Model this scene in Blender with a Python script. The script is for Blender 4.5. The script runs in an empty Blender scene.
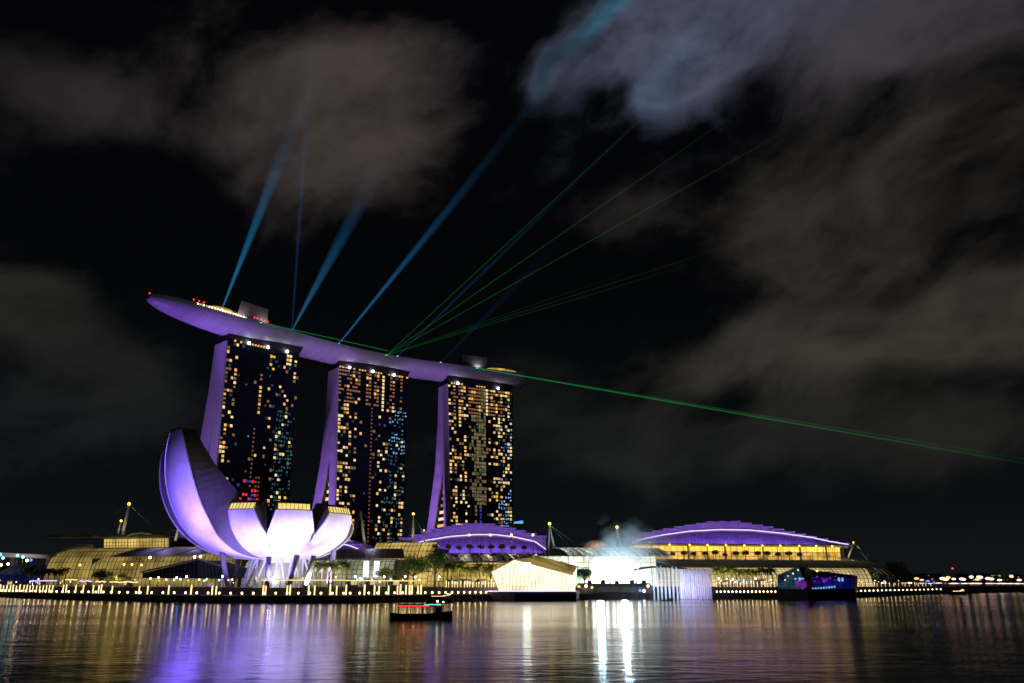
import bpy, math, random
from mathutils import Vector
R = random.Random(11)
S = bpy.context.scene
COL = S.collection
rad = math.radians
# ------------------------------------------------------------------ camera
F, TH, CH = 800.0, rad(16.93), 5.0
cam = bpy.data.cameras.new("camera"); cam.lens = 36*F/1024; cam.sensor_width = 36
cam.clip_start = .5; cam.clip_end = 20000
co = bpy.data.objects.new("camera", cam); COL.objects.link(co)
co.location = (0, 0, CH); co.rotation_euler = (math.pi/2+TH, 0, 0); S.camera = co
S.view_settings.view_transform = 'Standard'; S.view_settings.look = 'None'
S.view_settings.exposure = 0; S.view_settings.gamma = 1
S.render.engine = 'CYCLES'
S.cycles.use_denoising = True
S.cycles.max_bounces = 6; S.cycles.diffuse_bounces = 2; S.cycles.glossy_bounces = 3
S.cycles.transparent_max_bounces = 24; S.cycles.volume_bounces = 0
S.cycles.caustics_reflective = False; S.cycles.caustics_refractive = False
S.cycles.sample_clamp_indirect = 6
st, ct = math.sin(TH), math.cos(TH)
def ray(px, py):
    u = (px-512)/F; v = (341.5-py)/F
    return Vector((u, ct-v*st, st+v*ct))
def W(px, py, Y):                       # world point seen at a pixel, at a distance Y over the water
    d = ray(px, py); return Vector((0, 0, CH))+d*(Y/d.y)
def WX(px, Y, z): return (px-512)/F*(Y*ct+(z-CH)*st)
def WZ(py, Y): return W(512, py, Y).z

# ------------------------------------------------------------------ world: night sky with drifting cloud
world = bpy.data.worlds.new("World"); S.world = world; world.use_nodes = True
wn = world.node_tree.nodes; wl = world.node_tree.links; wn.clear()
world.cycles.sampling_method = 'NONE'
def wnode(t, **k):
    n = wn.new(t)
    for a, b in k.items(): setattr(n, a, b)
    return n
def wmath(op, a, b=None, c=None, clamp=False):
    n = wn.new('ShaderNodeMath'); n.operation = op; n.use_clamp = clamp
    for i, x in enumerate((a, b, c)):
        if x is None: continue
        if isinstance(x, (int, float)): n.inputs[i].default_value = x
        else: wl.new(x, n.inputs[i])
    return n.outputs[0]
def wvec(op, a, b):
    n = wn.new('ShaderNodeVectorMath'); n.operation = op
    for i, x in enumerate((a, b)):
        if isinstance(x, (tuple, Vector)): n.inputs[i].default_value = tuple(x)
        elif isinstance(x, (int, float)): n.inputs['Scale'].default_value = x
        else: wl.new(x, n.inputs['Scale'] if (op == 'SCALE' and i == 1) else n.inputs[i])
    return n
tc = wnode('ShaderNodeTexCoord')
D = wvec('NORMALIZE', tc.outputs['Generated'], (0, 0, 0)).outputs[0]
def wnoise(vec, scale, detail, rough=.55, dist=0, off=(0, 0, 0)):
    a = wvec('ADD', vec, off).outputs[0]
    n = wnode('ShaderNodeTexNoise'); n.inputs['Scale'].default_value = scale
    n.inputs['Detail'].default_value = detail; n.inputs['Roughness'].default_value = rough
    n.inputs['Distortion'].default_value = dist; wl.new(a, n.inputs['Vector']); return n
# gentle domain warp, then stretched cloud noise
warp = wnoise(D, 4.0, 3, .5)
wc = wvec('SUBTRACT', warp.outputs['Color'], (.5, .5, .5)).outputs[0]
Dw = wvec('ADD', D, wvec('SCALE', wc, .13).outputs[0]).outputs[0]
_a = rad(24)
_cx = wnode('ShaderNodeCombineXYZ')
wl.new(wvec('DOT_PRODUCT', Dw, (math.cos(_a)*.95, 0, math.sin(_a)*.95)).outputs['Value'], _cx.inputs[0])
wl.new(wvec('DOT_PRODUCT', Dw, (0, 1, 0)).outputs['Value'], _cx.inputs[1])
wl.new(wvec('DOT_PRODUCT', Dw, (-math.sin(_a)*1.75, 0, math.cos(_a)*1.75)).outputs['Value'], _cx.inputs[2])
Ds = _cx.outputs[0]
n1 = wnoise(Ds, 3.6, 9, .60, .1, (3.1, 1.7, .4)).outputs[0]
n2 = wnoise(Ds, 10.0, 8, .58, .2, (7.1, 2.2, 5.4)).outputs[0]
nz = wmath('ADD', wmath('MULTIPLY', n1, .68), wmath('MULTIPLY', n2, .32))
# cloud banks: (px, py, sx, sy, tilt deg, colour, weight)
BANKS = [
 (240, 110, 130, 55, 8, (.058, .047, .045), .95), (370, 120, 85, 85, 70, (.072, .053, .047), 1.2),
 (70, 90, 80, 40, 0, (.020, .018, .019), .75), (285, 185, 95, 40, 0, (.040, .034, .035), .7),
 (648, 8, 100, 62, 25, (.12, .14, .23), 1.2), (780, 15, 150, 55, -4, (.075, .07, .10), 1.15), (980, 5, 110, 40, 0, (.05, .04, .043), 1.0),
 (700, 60, 60, 34, 30, (.11, .13, .21), .8),
 (850, 200, 115, 65, 30, (.046, .040, .030), 1.05), (880, 270, 130, 40, 10, (.036, .031, .023), .4), (985, 155, 90, 50, 20, (.035, .029, .024), .9),
 (615, 222, 70, 34, -5, (.036, .030, .028), 1.1), (770, 235, 70, 50, 40, (.036, .032, .023), .8),
 (745, 345, 105, 26, 8, (.050, .045, .032), 1.1), (905, 345, 120, 36, 10, (.050, .044, .030), 1.0), (1015, 325, 70, 36, 0, (.050, .042, .028), .9),
 (990, 440, 100, 38, 0, (.016, .015, .011), .9), (20, 300, 60, 30, 10, (.022, .023, .017), 1.0), (70, 350, 110, 45, -20, (.014, .014, .012), .9),
 (110, 440, 140, 60, 20, (.013, .013, .013), .8), (590, 430, 140, 60, 0, (.014, .015, .013), 1.1), (760, 440, 150, 40, 0, (.013, .013, .011), .9), (560, 90, 30, 60, 0, (.03, .04, .06), .5),
 (598, 10, 36, 9, 42, (.05, .34, .52), 1.5), (544, 72, 6, 22, -10, (.008, .055, .085), .9), (672, 68, 42, 14, 48, (.12, .19, .32), 1.3),
 (500, -160, 500, 60, 0, (.05, .045, .05), .8), (-300, 120, 180, 120, 0, (.03, .026, .026), .8), (1300, 200, 200, 160, 0, (.04, .034, .028), .8),
]
acc = None; gsum = None
for (px, py, sx, sy, tilt, c, wgt) in BANKS:
    cdir = ray(px, py).normalized()
    rt = Vector((cdir.y, -cdir.x, 0)).normalized(); up = rt.cross(cdir).normalized()
    t = rad(tilt); r2 = rt*math.cos(t)+up*math.sin(t); u2 = -rt*math.sin(t)+up*math.cos(t)
    a = wvec('DOT_PRODUCT', Dw, tuple(r2*(F/sx))).outputs['Value']
    b = wvec('DOT_PRODUCT', Dw, tuple(u2*(F/sy))).outputs['Value']
    q = wmath('ADD', wmath('MULTIPLY', a, a), wmath('MULTIPLY', b, b))
    g = wmath('MULTIPLY', wmath('POWER', 2.718, wmath('MULTIPLY', q, -1.0)), wgt)
    sc = wvec('SCALE', tuple(c), g); v = sc.outputs[0]
    acc = v if acc is None else wvec('ADD', acc, v).outputs[0]
    gsum = g if gsum is None else wmath('ADD', gsum, g)
norm = wvec('SCALE', acc, wmath('DIVIDE', 1.0, wmath('ADD', gsum, .05))).outputs[0]
dens = wmath('ADD', wmath('MULTIPLY', wmath('SUBTRACT', nz, .5), 4.0), wmath('MINIMUM', gsum, 1.15))
mr = wnode('ShaderNodeMapRange', interpolation_type='SMOOTHSTEP'); wl.new(dens, mr.inputs[0])
mr.inputs[1].default_value = .30; mr.inputs[2].default_value = 1.75; mr.inputs[3].default_value = 0; mr.inputs[4].default_value = .90
cl = wvec('SCALE', norm, mr.outputs[0]).outputs[0]
sepd = wnode('ShaderNodeSeparateXYZ'); wl.new(D, sepd.inputs[0])
low = wmath('POWER', wmath('SUBTRACT', 1.0, wmath('ABSOLUTE', sepd.outputs[2])), 7.0)
base = wvec('ADD', wvec('SCALE', (.0052, .0070, .0076), low).outputs[0], (.0010, .0012, .0018)).outputs[0]
fin = wvec('ADD', cl, base).outputs[0]
bg = wnode('ShaderNodeBackground'); wl.new(fin, bg.inputs[0]); bg.inputs[1].default_value = 1.0
wo = wnode('ShaderNodeOutputWorld'); wl.new(bg.outputs[0], wo.inputs[0])

# ------------------------------------------------------------------ materials
M = {}
def mat(name, col=(.5, .5, .5), rough=.5, metal=0, em=None, es=0, var=0, vscale=.3, bump=0, bscale=2, sample=True, spec=.5):
    m = bpy.data.materials.new(name); m.use_nodes = True; nt = m.node_tree; b = nt.nodes['Principled BSDF']
    b.inputs['Base Color'].default_value = (*col, 1); b.inputs['Roughness'].default_value = rough
    b.inputs['Metallic'].default_value = metal; b.inputs['Specular IOR Level'].default_value = spec
    t = nt.nodes.new('ShaderNodeTexCoord')
    if em:
        b.inputs['Emission Color'].default_value = (*em, 1); b.inputs['Emission Strength'].default_value = es
        if not sample: m.cycles.emission_sampling = 'NONE'
    if var:
        n = nt.nodes.new('ShaderNodeTexNoise'); n.inputs['Scale'].default_value = vscale; n.inputs['Detail'].default_value = 5
        nt.links.new(t.outputs['Object'], n.inputs['Vector'])
        r = nt.nodes.new('ShaderNodeMapRange'); r.inputs[1].default_value = .3; r.inputs[2].default_value = .7
        r.inputs[3].default_value = 1-var; r.inputs[4].default_value = 1+var*.6; nt.links.new(n.outputs[0], r.inputs[0])
        if em:
            mm = nt.nodes.new('ShaderNodeMath'); mm.operation = 'MULTIPLY'; mm.inputs[1].default_value = es
            nt.links.new(r.outputs[0], mm.inputs[0]); nt.links.new(mm.outputs[0], b.inputs['Emission Strength'])
        else:
            mx = nt.nodes.new('ShaderNodeVectorMath'); mx.operation = 'SCALE'; mx.inputs[0].default_value = col
            nt.links.new(r.outputs[0], mx.inputs['Scale']); nt.links.new(mx.outputs[0], b.inputs['Base Color'])
    if bump:
        n = nt.nodes.new('ShaderNodeTexNoise'); n.inputs['Scale'].default_value = bscale; n.inputs['Detail'].default_value = 4
        nt.links.new(t.outputs['Object'], n.inputs['Vector']); bp = nt.nodes.new('ShaderNodeBump')
        bp.inputs['Strength'].default_value = bump; nt.links.new(n.outputs[0], bp.inputs['Height']); nt.links.new(bp.outputs[0], b.inputs['Normal'])
    M[name] = m; return m
mat('white_cladding', (.76, .76, .79), .45, var=.12, vscale=.35, bump=.25, bscale=.5)
mat('grey_cladding', (.16, .145, .14), .5, var=.15, vscale=.4)
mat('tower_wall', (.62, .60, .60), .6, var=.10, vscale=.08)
mat('tower_glass', (.012, .018, .032), .12, spec=.6)
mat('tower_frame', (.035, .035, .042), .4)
mat('hull', (.60, .58, .58), .45, var=.10, vscale=.12)
mat('deck', (.22, .2, .19), .7, var=.2)
mat('dark', (.018, .018, .02), .5, var=.2)
mat('concrete', (.14, .13, .125), .8, var=.25, vscale=.5, bump=.2)
mat('quay_wall', (.05, .045, .042), .85, var=.35, vscale=.8, bump=.4)
mat('paving', (.16, .14, .13), .7, var=.2, vscale=.8)
mat('steel', (.32, .32, .33), .35, .6)
mat('white_steel', (.7, .7, .72), .4)
mat('roof_grey', (.20, .19, .19), .5, var=.2, vscale=.3)
mat('roof_slat', (.48, .47, .46), .45)
mat('dome_skin', (.55, .53, .56), .55, var=.15, vscale=.2)
mat('blue_glass', (.06, .07, .16), .25, spec=.6, var=.3, vscale=.4)
mat('trunk', (.10, .07, .05), .9, var=.3, vscale=2)
mat('leaf_dark', (.05, .085, .022), .6, var=.4, vscale=1.2)
mat('leaf', (.14, .17, .035), .6, var=.4, vscale=1.2)
mat('window_amber', (.1, .08, .05), .4, em=(1, .56, .13), es=1.0, var=.5, vscale=1.6, sample=False)
mat('window_pale', (.1, .08, .05), .4, em=(1, .74, .32), es=1.15, var=.45, vscale=1.6, sample=False)
mat('window_dim', (.1, .08, .05), .4, em=(.42, .24, .08), es=.55, var=.6, vscale=1.6, sample=False)
mat('window_glass_sheen', (.05, .06, .08), .4, em=(.05, .08, .13), es=.5, var=.6, vscale=.8, sample=False)  # emissive patches imitating a grey-blue sheen on the tower glass
mat('window_orange', (.1, .08, .05), .4, em=(.62, .24, .10), es=.5, var=.3, vscale=.9, sample=False)
mat('window_teal_reflection', (.02, .05, .05), .4, em=(.06, .26, .30), es=.42, var=.5, vscale=.7, sample=False)  # teal reflections in the tower glass, painted as emission
mat('window_blue_reflection_and_lamp', (.02, .05, .08), .4, em=(.25, .55, 1.0), es=.85, var=.4, vscale=.7, sample=False)  # painted reflections on the tower glass; real blue lamps elsewhere
mat('window_red_reflection', (.1, .02, .02), .4, em=(1, .03, .05), es=.9, var=.3, vscale=.7, sample=False)  # reflection of an unseen screen, painted as red emission
mat('window_deepblue_reflection', (.02, .02, .1), .4, em=(.03, .08, .9), es=.6, var=.5, vscale=.7, sample=False)  # blue part of the painted reflections in the tower glass
mat('window_olive_reflection', (.05, .05, .03), .4, em=(.20, .175, .08), es=.75, var=.95, vscale=.35, sample=False)  # olive reflection band of the glass, painted as emission
mat('window_brown', (.05, .02, .02), .4, em=(.30, .10, .06), es=.55, sample=False)
mat('glaze_gold', (.1, .09, .05), .3, em=(.60, .42, .11), es=1.15, var=.7, vscale=.10)
mat('glaze_dim', (.08, .07, .04), .3, em=(.34, .245, .065), es=.85, var=.8, vscale=.10)
mat('glaze_amber', (.1, .08, .05), .3, em=(1, .60, .08), es=1.45, var=.35, vscale=.2)
mat('glaze_bright', (.1, .09, .07), .3, em=(1, .80, .42), es=.75, var=.45, vscale=.12)
mat('glaze_white', (.2, .2, .2), .3, em=(1, .84, .56), es=1.7, var=.55, vscale=.12)
mat('glaze_gold2', (.1, .09, .05), .3, em=(.90, .70, .30), es=.85, var=.6, vscale=.10)
mat('glaze_pale', (.1, .08, .05), .3, em=(1, .56, .12), es=.85, var=.8, vscale=.25)
mat('far_white', (.8, .8, .8), .4, em=(1, .85, .65), es=3.2)
mat('glaze_hall', (.2, .2, .2), .3, em=(.95, .94, .72), es=1.25, var=.6, vscale=.12)
mat('glaze_cool', (.2, .2, .2), .3, em=(.50, .52, .34), es=.55, var=.6, vscale=.15)
mat('skylight', (.2, .18, .1), .3, em=(.85, .66, .18), es=1.15, var=.25, vscale=.4)
mat('lamp_white', (.8, .8, .8), .4, em=(1, .72, .34), es=13)
mat('lamp_strip', (.8, .8, .8), .4, em=(1, .66, .28), es=1.9)
mat('lamp_gold', (.8, .7, .4), .4, em=(1, .72, .26), es=1.3)
mat('lamp_cool', (.8, .8, .8), .4, em=(.75, .82, 1), es=14)
mat('lamp_violet', (.6, .5, .8), .4, em=(.62, .45, 1), es=2.2)
mat('lamp_amber', (.8, .6, .3), .4, em=(1, .48, .06), es=5)
mat('lamp_red', (.8, .1, .1), .4, em=(1, .03, .04), es=3)
mat('lamp_pink', (.8, .5, .5), .4, em=(1, .55, .50), es=6)
mat('lamp_cyan', (.1, .6, .6), .4, em=(.05, .85, .75), es=1.6)
mat('lamp_blue', (.1, .2, .8), .4, em=(.05, .16, 1), es=3)
mat('beacon_blue', (.1, .6, .9), .4, em=(.15, .75, 1), es=5)
mat('stage_white', (.9, .9, .9), .4, em=(.95, 1, .88), es=9)
mat('club_teal', (.02, .1, .12), .25, em=(.03, .12, .20), es=.35, var=.8, vscale=.3)
mat('club_blue', (.02, .02, .1), .25, em=(.02, .025, .60), es=.20, var=1.0, vscale=.22)
mat('lobby_grey', (.3, .3, .32), .5)
mat('club_magenta', (.1, .02, .1), .25, em=(.45, .03, .80), es=.4, var=.6, vscale=.6)
mat('boat_hull', (.018, .012, .010), .35)
mat('boat_wood', (.09, .05, .03), .5, var=.3)

# ------------------------------------------------------------------ mesh helpers
WLOC = {}
class MB:
    def __init__(s): s.v = []; s.f = []; s.m = []
    def add(s, vs, fs, m=0):
        o = len(s.v); s.v += [tuple(v) for v in vs]; s.f += [tuple(i+o for i in f) for f in fs]; s.m += [m]*len(fs); return s
    def box(s, c, size, ax=None, m=0):
        c = Vector(c); X, Y, Z = ax if ax else (Vector((1, 0, 0)), Vector((0, 1, 0)), Vector((0, 0, 1)))
        h = [q/2 for q in size]
        vs = [c+X*(i*h[0])+Y*(j*h[1])+Z*(k*h[2]) for i in (-1, 1) for j in (-1, 1) for k in (-1, 1)]
        return s.add(vs, [(0, 1, 3, 2), (4, 6, 7, 5), (0, 4, 5, 1), (2, 3, 7, 6), (0, 2, 6, 4), (1, 5, 7, 3)], m)
    def bar(s, p, q, w, h=None, m=0):
        p = Vector(p); q = Vector(q); d = q-p; L = d.length
        if L < 1e-6: return s
        d.normalize(); ref = Vector((0, 0, 1)) if abs(d.z) < .95 else Vector((0, 1, 0))
        x = d.cross(ref).normalized(); z = x.cross(d)
        return s.box((p+q)/2, (w, L, h or w), (x, d, z), m)
    def tube(s, pts, rs, n=8, m=0, cap=True):
        pts = [Vector(p) for p in pts]; vs = []; fs = []
        for i, p in enumerate(pts):
            d = (pts[min(i+1, len(pts)-1)]-pts[max(i-1, 0)]).normalized()
            ref = Vector((0, 0, 1)) if abs(d.z) < .9 else Vector((0, 1, 0))
            x = d.cross(ref).normalized(); y = d.cross(x)
            r = rs[i] if isinstance(rs, (list, tuple)) else rs
            vs += [p+x*r*math.cos(2*math.pi*k/n)+y*r*math.sin(2*math.pi*k/n) for k in range(n)]
        for i in range(len(pts)-1):
            for k in range(n): a = i*n+k; b = i*n+(k+1) % n; fs.append((a, b, b+n, a+n))
        if cap: fs += [tuple(range(n-1, -1, -1)), tuple(range((len(pts)-1)*n, len(pts)*n))]
        return s.add(vs, fs, m)
    def ball(s, c, r, m=0, n=8, k=5, sq=1):
        c = Vector(c); vs = [c+Vector((0, 0, r*sq))]; fs = []
        for i in range(1, k):
            a = math.pi*i/k
            vs += [c+Vector((r*math.sin(a)*math.cos(2*math.pi*j/n), r*math.sin(a)*math.sin(2*math.pi*j/n), r*sq*math.cos(a))) for j in range(n)]
        vs.append(c-Vector((0, 0, r*sq)))
        for j in range(n):
            fs.append((0, 1+j, 1+(j+1) % n)); fs.append((len(vs)-1, 1+(k-2)*n+(j+1) % n, 1+(k-2)*n+j))
            for i in range(k-2): a = 1+i*n+j; b = 1+i*n+(j+1) % n; fs.append((a, a+n, b+n, b))
        return s.add(vs, fs, m)
    def grid(s, rows, m=0, flip=False):
        nr, nc = len(rows), len(rows[0]); vs = [p for r in rows for p in r]
        fs = []
        for i in range(nr-1):
            for j in range(nc-1):
                a = i*nc+j; q = (a, a+1, a+nc+1, a+nc); fs.append(q[::-1] if flip else q)
        return s.add(vs, fs, m)
    def slab(s, A, B, m=0, ms=None):      # two grids of equal size closed along their edges
        ms = m if ms is None else ms
        nr, nc = len(A), len(A[0]); s.grid(A, m); s.grid(B, m, True)
        def ed(pa, pb):
            for i in range(len(pa)-1): s.add([pa[i], pa[i+1], pb[i+1], pb[i]], [(0, 1, 2, 3)], ms)
        ed(A[0], B[0]); ed(A[-1], B[-1]); ed([r[0] for r in A], [r[0] for r in B]); ed([r[-1] for r in A], [r[-1] for r in B])
        return s
    def prism(s, poly, z0, z1, m=0, mt=None):   # plan polygon extruded
        n = len(poly); vs = [(p[0], p[1], z0) for p in poly]+[(p[0], p[1], z1) for p in poly]
        s.add(vs, [(i, (i+1) % n, (i+1) % n+n, i+n) for i in range(n)]+[tuple(range(n-1, -1, -1))], m)
        return s.add(vs[n:], [tuple(range(n))], m if mt is None else mt)
    def hexa(s, p, m=0):                  # 8 corners: bottom loop then top loop
        return s.add(p, [(3, 2, 1, 0), (4, 5, 6, 7), (0, 1, 5, 4), (1, 2, 6, 5), (2, 3, 7, 6), (3, 0, 4, 7)], m)
    def build(s, name, mats, parent=None, smooth=False, pivot=None):
        if not isinstance(mats, (list, tuple)): mats = [mats]
        base = Vector((0, 0, 0))
        if parent is not None: base = WLOC[parent.name]
        piv = Vector(pivot) if pivot is not None else base
        me = bpy.data.meshes.new(name); me.from_pydata([tuple(Vector(v)-piv) for v in s.v], [], s.f)
        for q in mats: me.materials.append(M[q] if isinstance(q, str) else q)
        me.polygons.foreach_set('material_index', s.m)
        if smooth: me.polygons.foreach_set('use_smooth', [True]*len(s.f))
        me.update()
        o = bpy.data.objects.new(name, me); COL.objects.link(o)
        if parent is not None: o.parent = parent
        o.location = piv-base; WLOC[o.name] = piv.copy()
        return o
def tag(o, label=None, cat=None, group=None, kind=None):
    for k, v in (('label', label), ('category', cat), ('group', group), ('kind', kind)):
        if v: o[k] = v
    return o
def thing(name, label, cat, loc=(0, 0, 0), group=None):
    o = bpy.data.objects.new(name, None); COL.objects.link(o); o.location = loc; o.empty_display_size = .5
    WLOC[o.name] = Vector(loc); return tag(o, label, cat, group)
KIDS = {}
def copy_tree(o, loc=None, rz=None, sc=None, label=None, group=None):
    if not KIDS.get('_b') : KIDS['_b'] = {}
    def kids(x):
        if x.name not in KIDS['_b']: KIDS['_b'][x.name] = [c for c in COL.objects if c.parent == x]
        return KIDS['_b'][x.name]
    def rec(x, par):
        c = x.copy(); COL.objects.link(c); c.parent = par
        for k in kids(x): rec(k, c)
        return c
    r = rec(o, None)
    return place(r, loc, rz, sc, label, group)
def place(r, loc=None, rz=None, sc=None, label=None, group=None):
    if loc is not None: r.location = loc
    if rz is not None: r.rotation_euler = (0, 0, rz)
    if sc is not None: r.scale = (sc, sc, sc)
    if label: r['label'] = label
    if group: r['group'] = group
    return r
class Stamp:                                # first use moves the model itself, later uses copy it
    def __init__(s, o): s.o = o; s.used = False
    def __call__(s, loc, rz=0, sc=1, label=None, group=None):
        if not s.used: s.used = True; s.src = s.o; return place(s.o, loc, rz, sc, label, group)
        return copy_tree(s.o, loc, rz, sc, label, group)
def spot(loc, aim, power, col, angle=40, blend=.6, radius=1.0, name='flood_and_fill_lamp'):
    l = bpy.data.lights.new(name, 'SPOT'); l.energy = power; l.color = col; l.spot_size = rad(angle); l.spot_blend = blend; l.shadow_soft_size = radius
    o = bpy.data.objects.new(name, l); COL.objects.link(o); o.location = loc
    o.rotation_euler = (Vector(aim)-Vector(loc)).to_track_quat('-Z', 'Y').to_euler(); return o
def point(loc, power, col, radius=.5, name='fill_lamp'):
    l = bpy.data.lights.new(name, 'POINT'); l.energy = power; l.color = col; l.shadow_soft_size = radius
    o = bpy.data.objects.new(name, l); COL.objects.link(o); o.location = loc; return o
def lerp(a, b, t): return a+(b-a)*t
def interp(tab, x):
    if x <= tab[0][0]: return tab[0][1]
    for (a, b), (c, d) in zip(tab, tab[1:]):
        if x <= c: return b+(d-b)*(x-a)/(c-a)
    return tab[-1][1]

# ------------------------------------------------------------------ water
def water():
    m = bpy.data.materials.new('bay_water'); m.use_nodes = True; nt = m.node_tree; b = nt.nodes['Principled BSDF']
    b.inputs['Base Color'].default_value = (.004, .005, .007, 1); b.inputs['Roughness'].default_value = .13
    b.inputs['IOR'].default_value = 1.40; b.inputs['Specular IOR Level'].default_value = .5
    t = nt.nodes.new('ShaderNodeTexCoord')
    def nse(scale, sx, sy, detail, rot=0):
        mp = nt.nodes.new('ShaderNodeMapping'); mp.inputs['Scale'].default_value = (sx, sy, 1); mp.inputs['Rotation'].default_value = (0, 0, rot)
        nt.links.new(t.outputs['Object'], mp.inputs[0]); n = nt.nodes.new('ShaderNodeTexNoise')
        n.inputs['Scale'].default_value = scale; n.inputs['Detail'].default_value = detail; nt.links.new(mp.outputs[0], n.inputs['Vector']); return n.outputs[0]
    a = nse(.9, .55, 1.0, 3, .12); c = nse(.16, .5, 1.0, 3, -.2)
    s = nt.nodes.new('ShaderNodeMath'); s.operation = 'MULTIPLY_ADD'; s.inputs[1].default_value = 2.2
    nt.links.new(c, s.inputs[0]); nt.links.new(a, s.inputs[2])
    bp = nt.nodes.new('ShaderNodeBump'); bp.inputs['Strength'].default_value = 1.0; bp.inputs['Distance'].default_value = .030
    nt.links.new(s.outputs[0], bp.inputs['Height']); nt.links.new(bp.outputs[0], b.inputs['Normal'])
    # calm and ruffled lanes
    l = nse(.012, .35, 1.6, 3, .05); r = nt.nodes.new('ShaderNodeMapRange'); r.inputs[1].default_value = .35; r.inputs[2].default_value = .65
    r.inputs[3].default_value = .11; r.inputs[4].default_value = .18; nt.links.new(l, r.inputs[0]); nt.links.new(r.outputs[0], b.inputs['Roughness'])
    M['bay_water'] = m
    mb = MB(); mb.add([(-9000, -300, 0), (9000, -300, 0), (9000, 12000, 0), (-9000, 12000, 0)], [(0, 1, 2, 3)])
    tag(mb.build('water', 'bay_water'), kind='structure')
water()

# ------------------------------------------------------------------ ground, quay, promenade
QUAY = [(-1400, 700), (-420, 440), (-223, 366), (-170, 312), (-128, 275), (-82, 245), (-47, 245), (-26, 266), (-4, 283), (18, 308), (48, 320),
        (75, 312), (101, 315), (141, 345), (190, 410), (249, 489), (396, 650), (900, 1100)]
def quay_mesh(off0, off1, z0, z1, name, mt, mtop):
    mb = MB(); n = len(QUAY)
    def off(i, d):
        p = Vector(QUAY[i]); a = Vector(QUAY[max(i-1, 0)]); b = Vector(QUAY[min(i+1, n-1)]); t = (b-a).normalized(); nn = Vector((-t.y, t.x))
        return p+nn*d
    for i in range(n-1):
        a, b, c, d = off(i, off0), off(i+1, off0), off(i+1, off1), off(i, off1)
        mb.add([(a.x, a.y, z0), (b.x, b.y, z0), (b.x, b.y, z1), (a.x, a.y, z1)], [(0, 1, 2, 3)], 0)
        mb.add([(a.x, a.y, z1), (b.x, b.y, z1), (c.x, c.y, z1), (d.x, d.y, z1)], [(0, 1, 2, 3)], 1)
    return tag(mb.build(name, [mt, mtop]), kind='structure')
def qoff(i, d):
    n = len(QUAY); p = Vector(QUAY[i]); t = (Vector(QUAY[min(i+1, n-1)])-Vector(QUAY[max(i-1, 0)])).normalized(); return p+Vector((-t.y, t.x))*d
def qpt(px, d, z):      # point along the quay seen at column px, d metres inland
    best = None
    n = len(QUAY)
    for i in range(n-1):
        t = (Vector(QUAY[i+1])-Vector(QUAY[i])).normalized(); nn = Vector((-t.y, t.x)); a, b = qoff(i, d), qoff(i+1, d)
        k = (px-512)/F
        # X = k*(Y ct + (z-CH) st)
        fa = a.x-k*(a.y*ct+(z-CH)*st); fb = b.x-k*(b.y*ct+(z-CH)*st)
        if fa*fb <= 0 and fa != fb:
            s = fa/(fa-fb); p = a.lerp(b, s); best = (p, t, nn); break
    if best is None: raise RuntimeError('qpt %s' % px)
    return best
quay_mesh(0, 9, -2, 2.0, 'promenade', 'quay_wall', 'paving')
quay_mesh(9, 22, 1.9, 4.2, 'upper_promenade', 'concrete', 'paving')
def ground():
    mb = MB(); n = len(QUAY)
    for i in range(n-1):
        a = Vector(QUAY[i]); b = Vector(QUAY[i+1])
        mb.add([(a.x, a.y+18, 4.19), (b.x, b.y+18, 4.19), (b.x*6, 9000, 4.19), (a.x*6, 9000, 4.19)], [(0, 1, 2, 3)])
    tag(mb.build('ground', 'concrete'), kind='structure')
ground()

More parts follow.
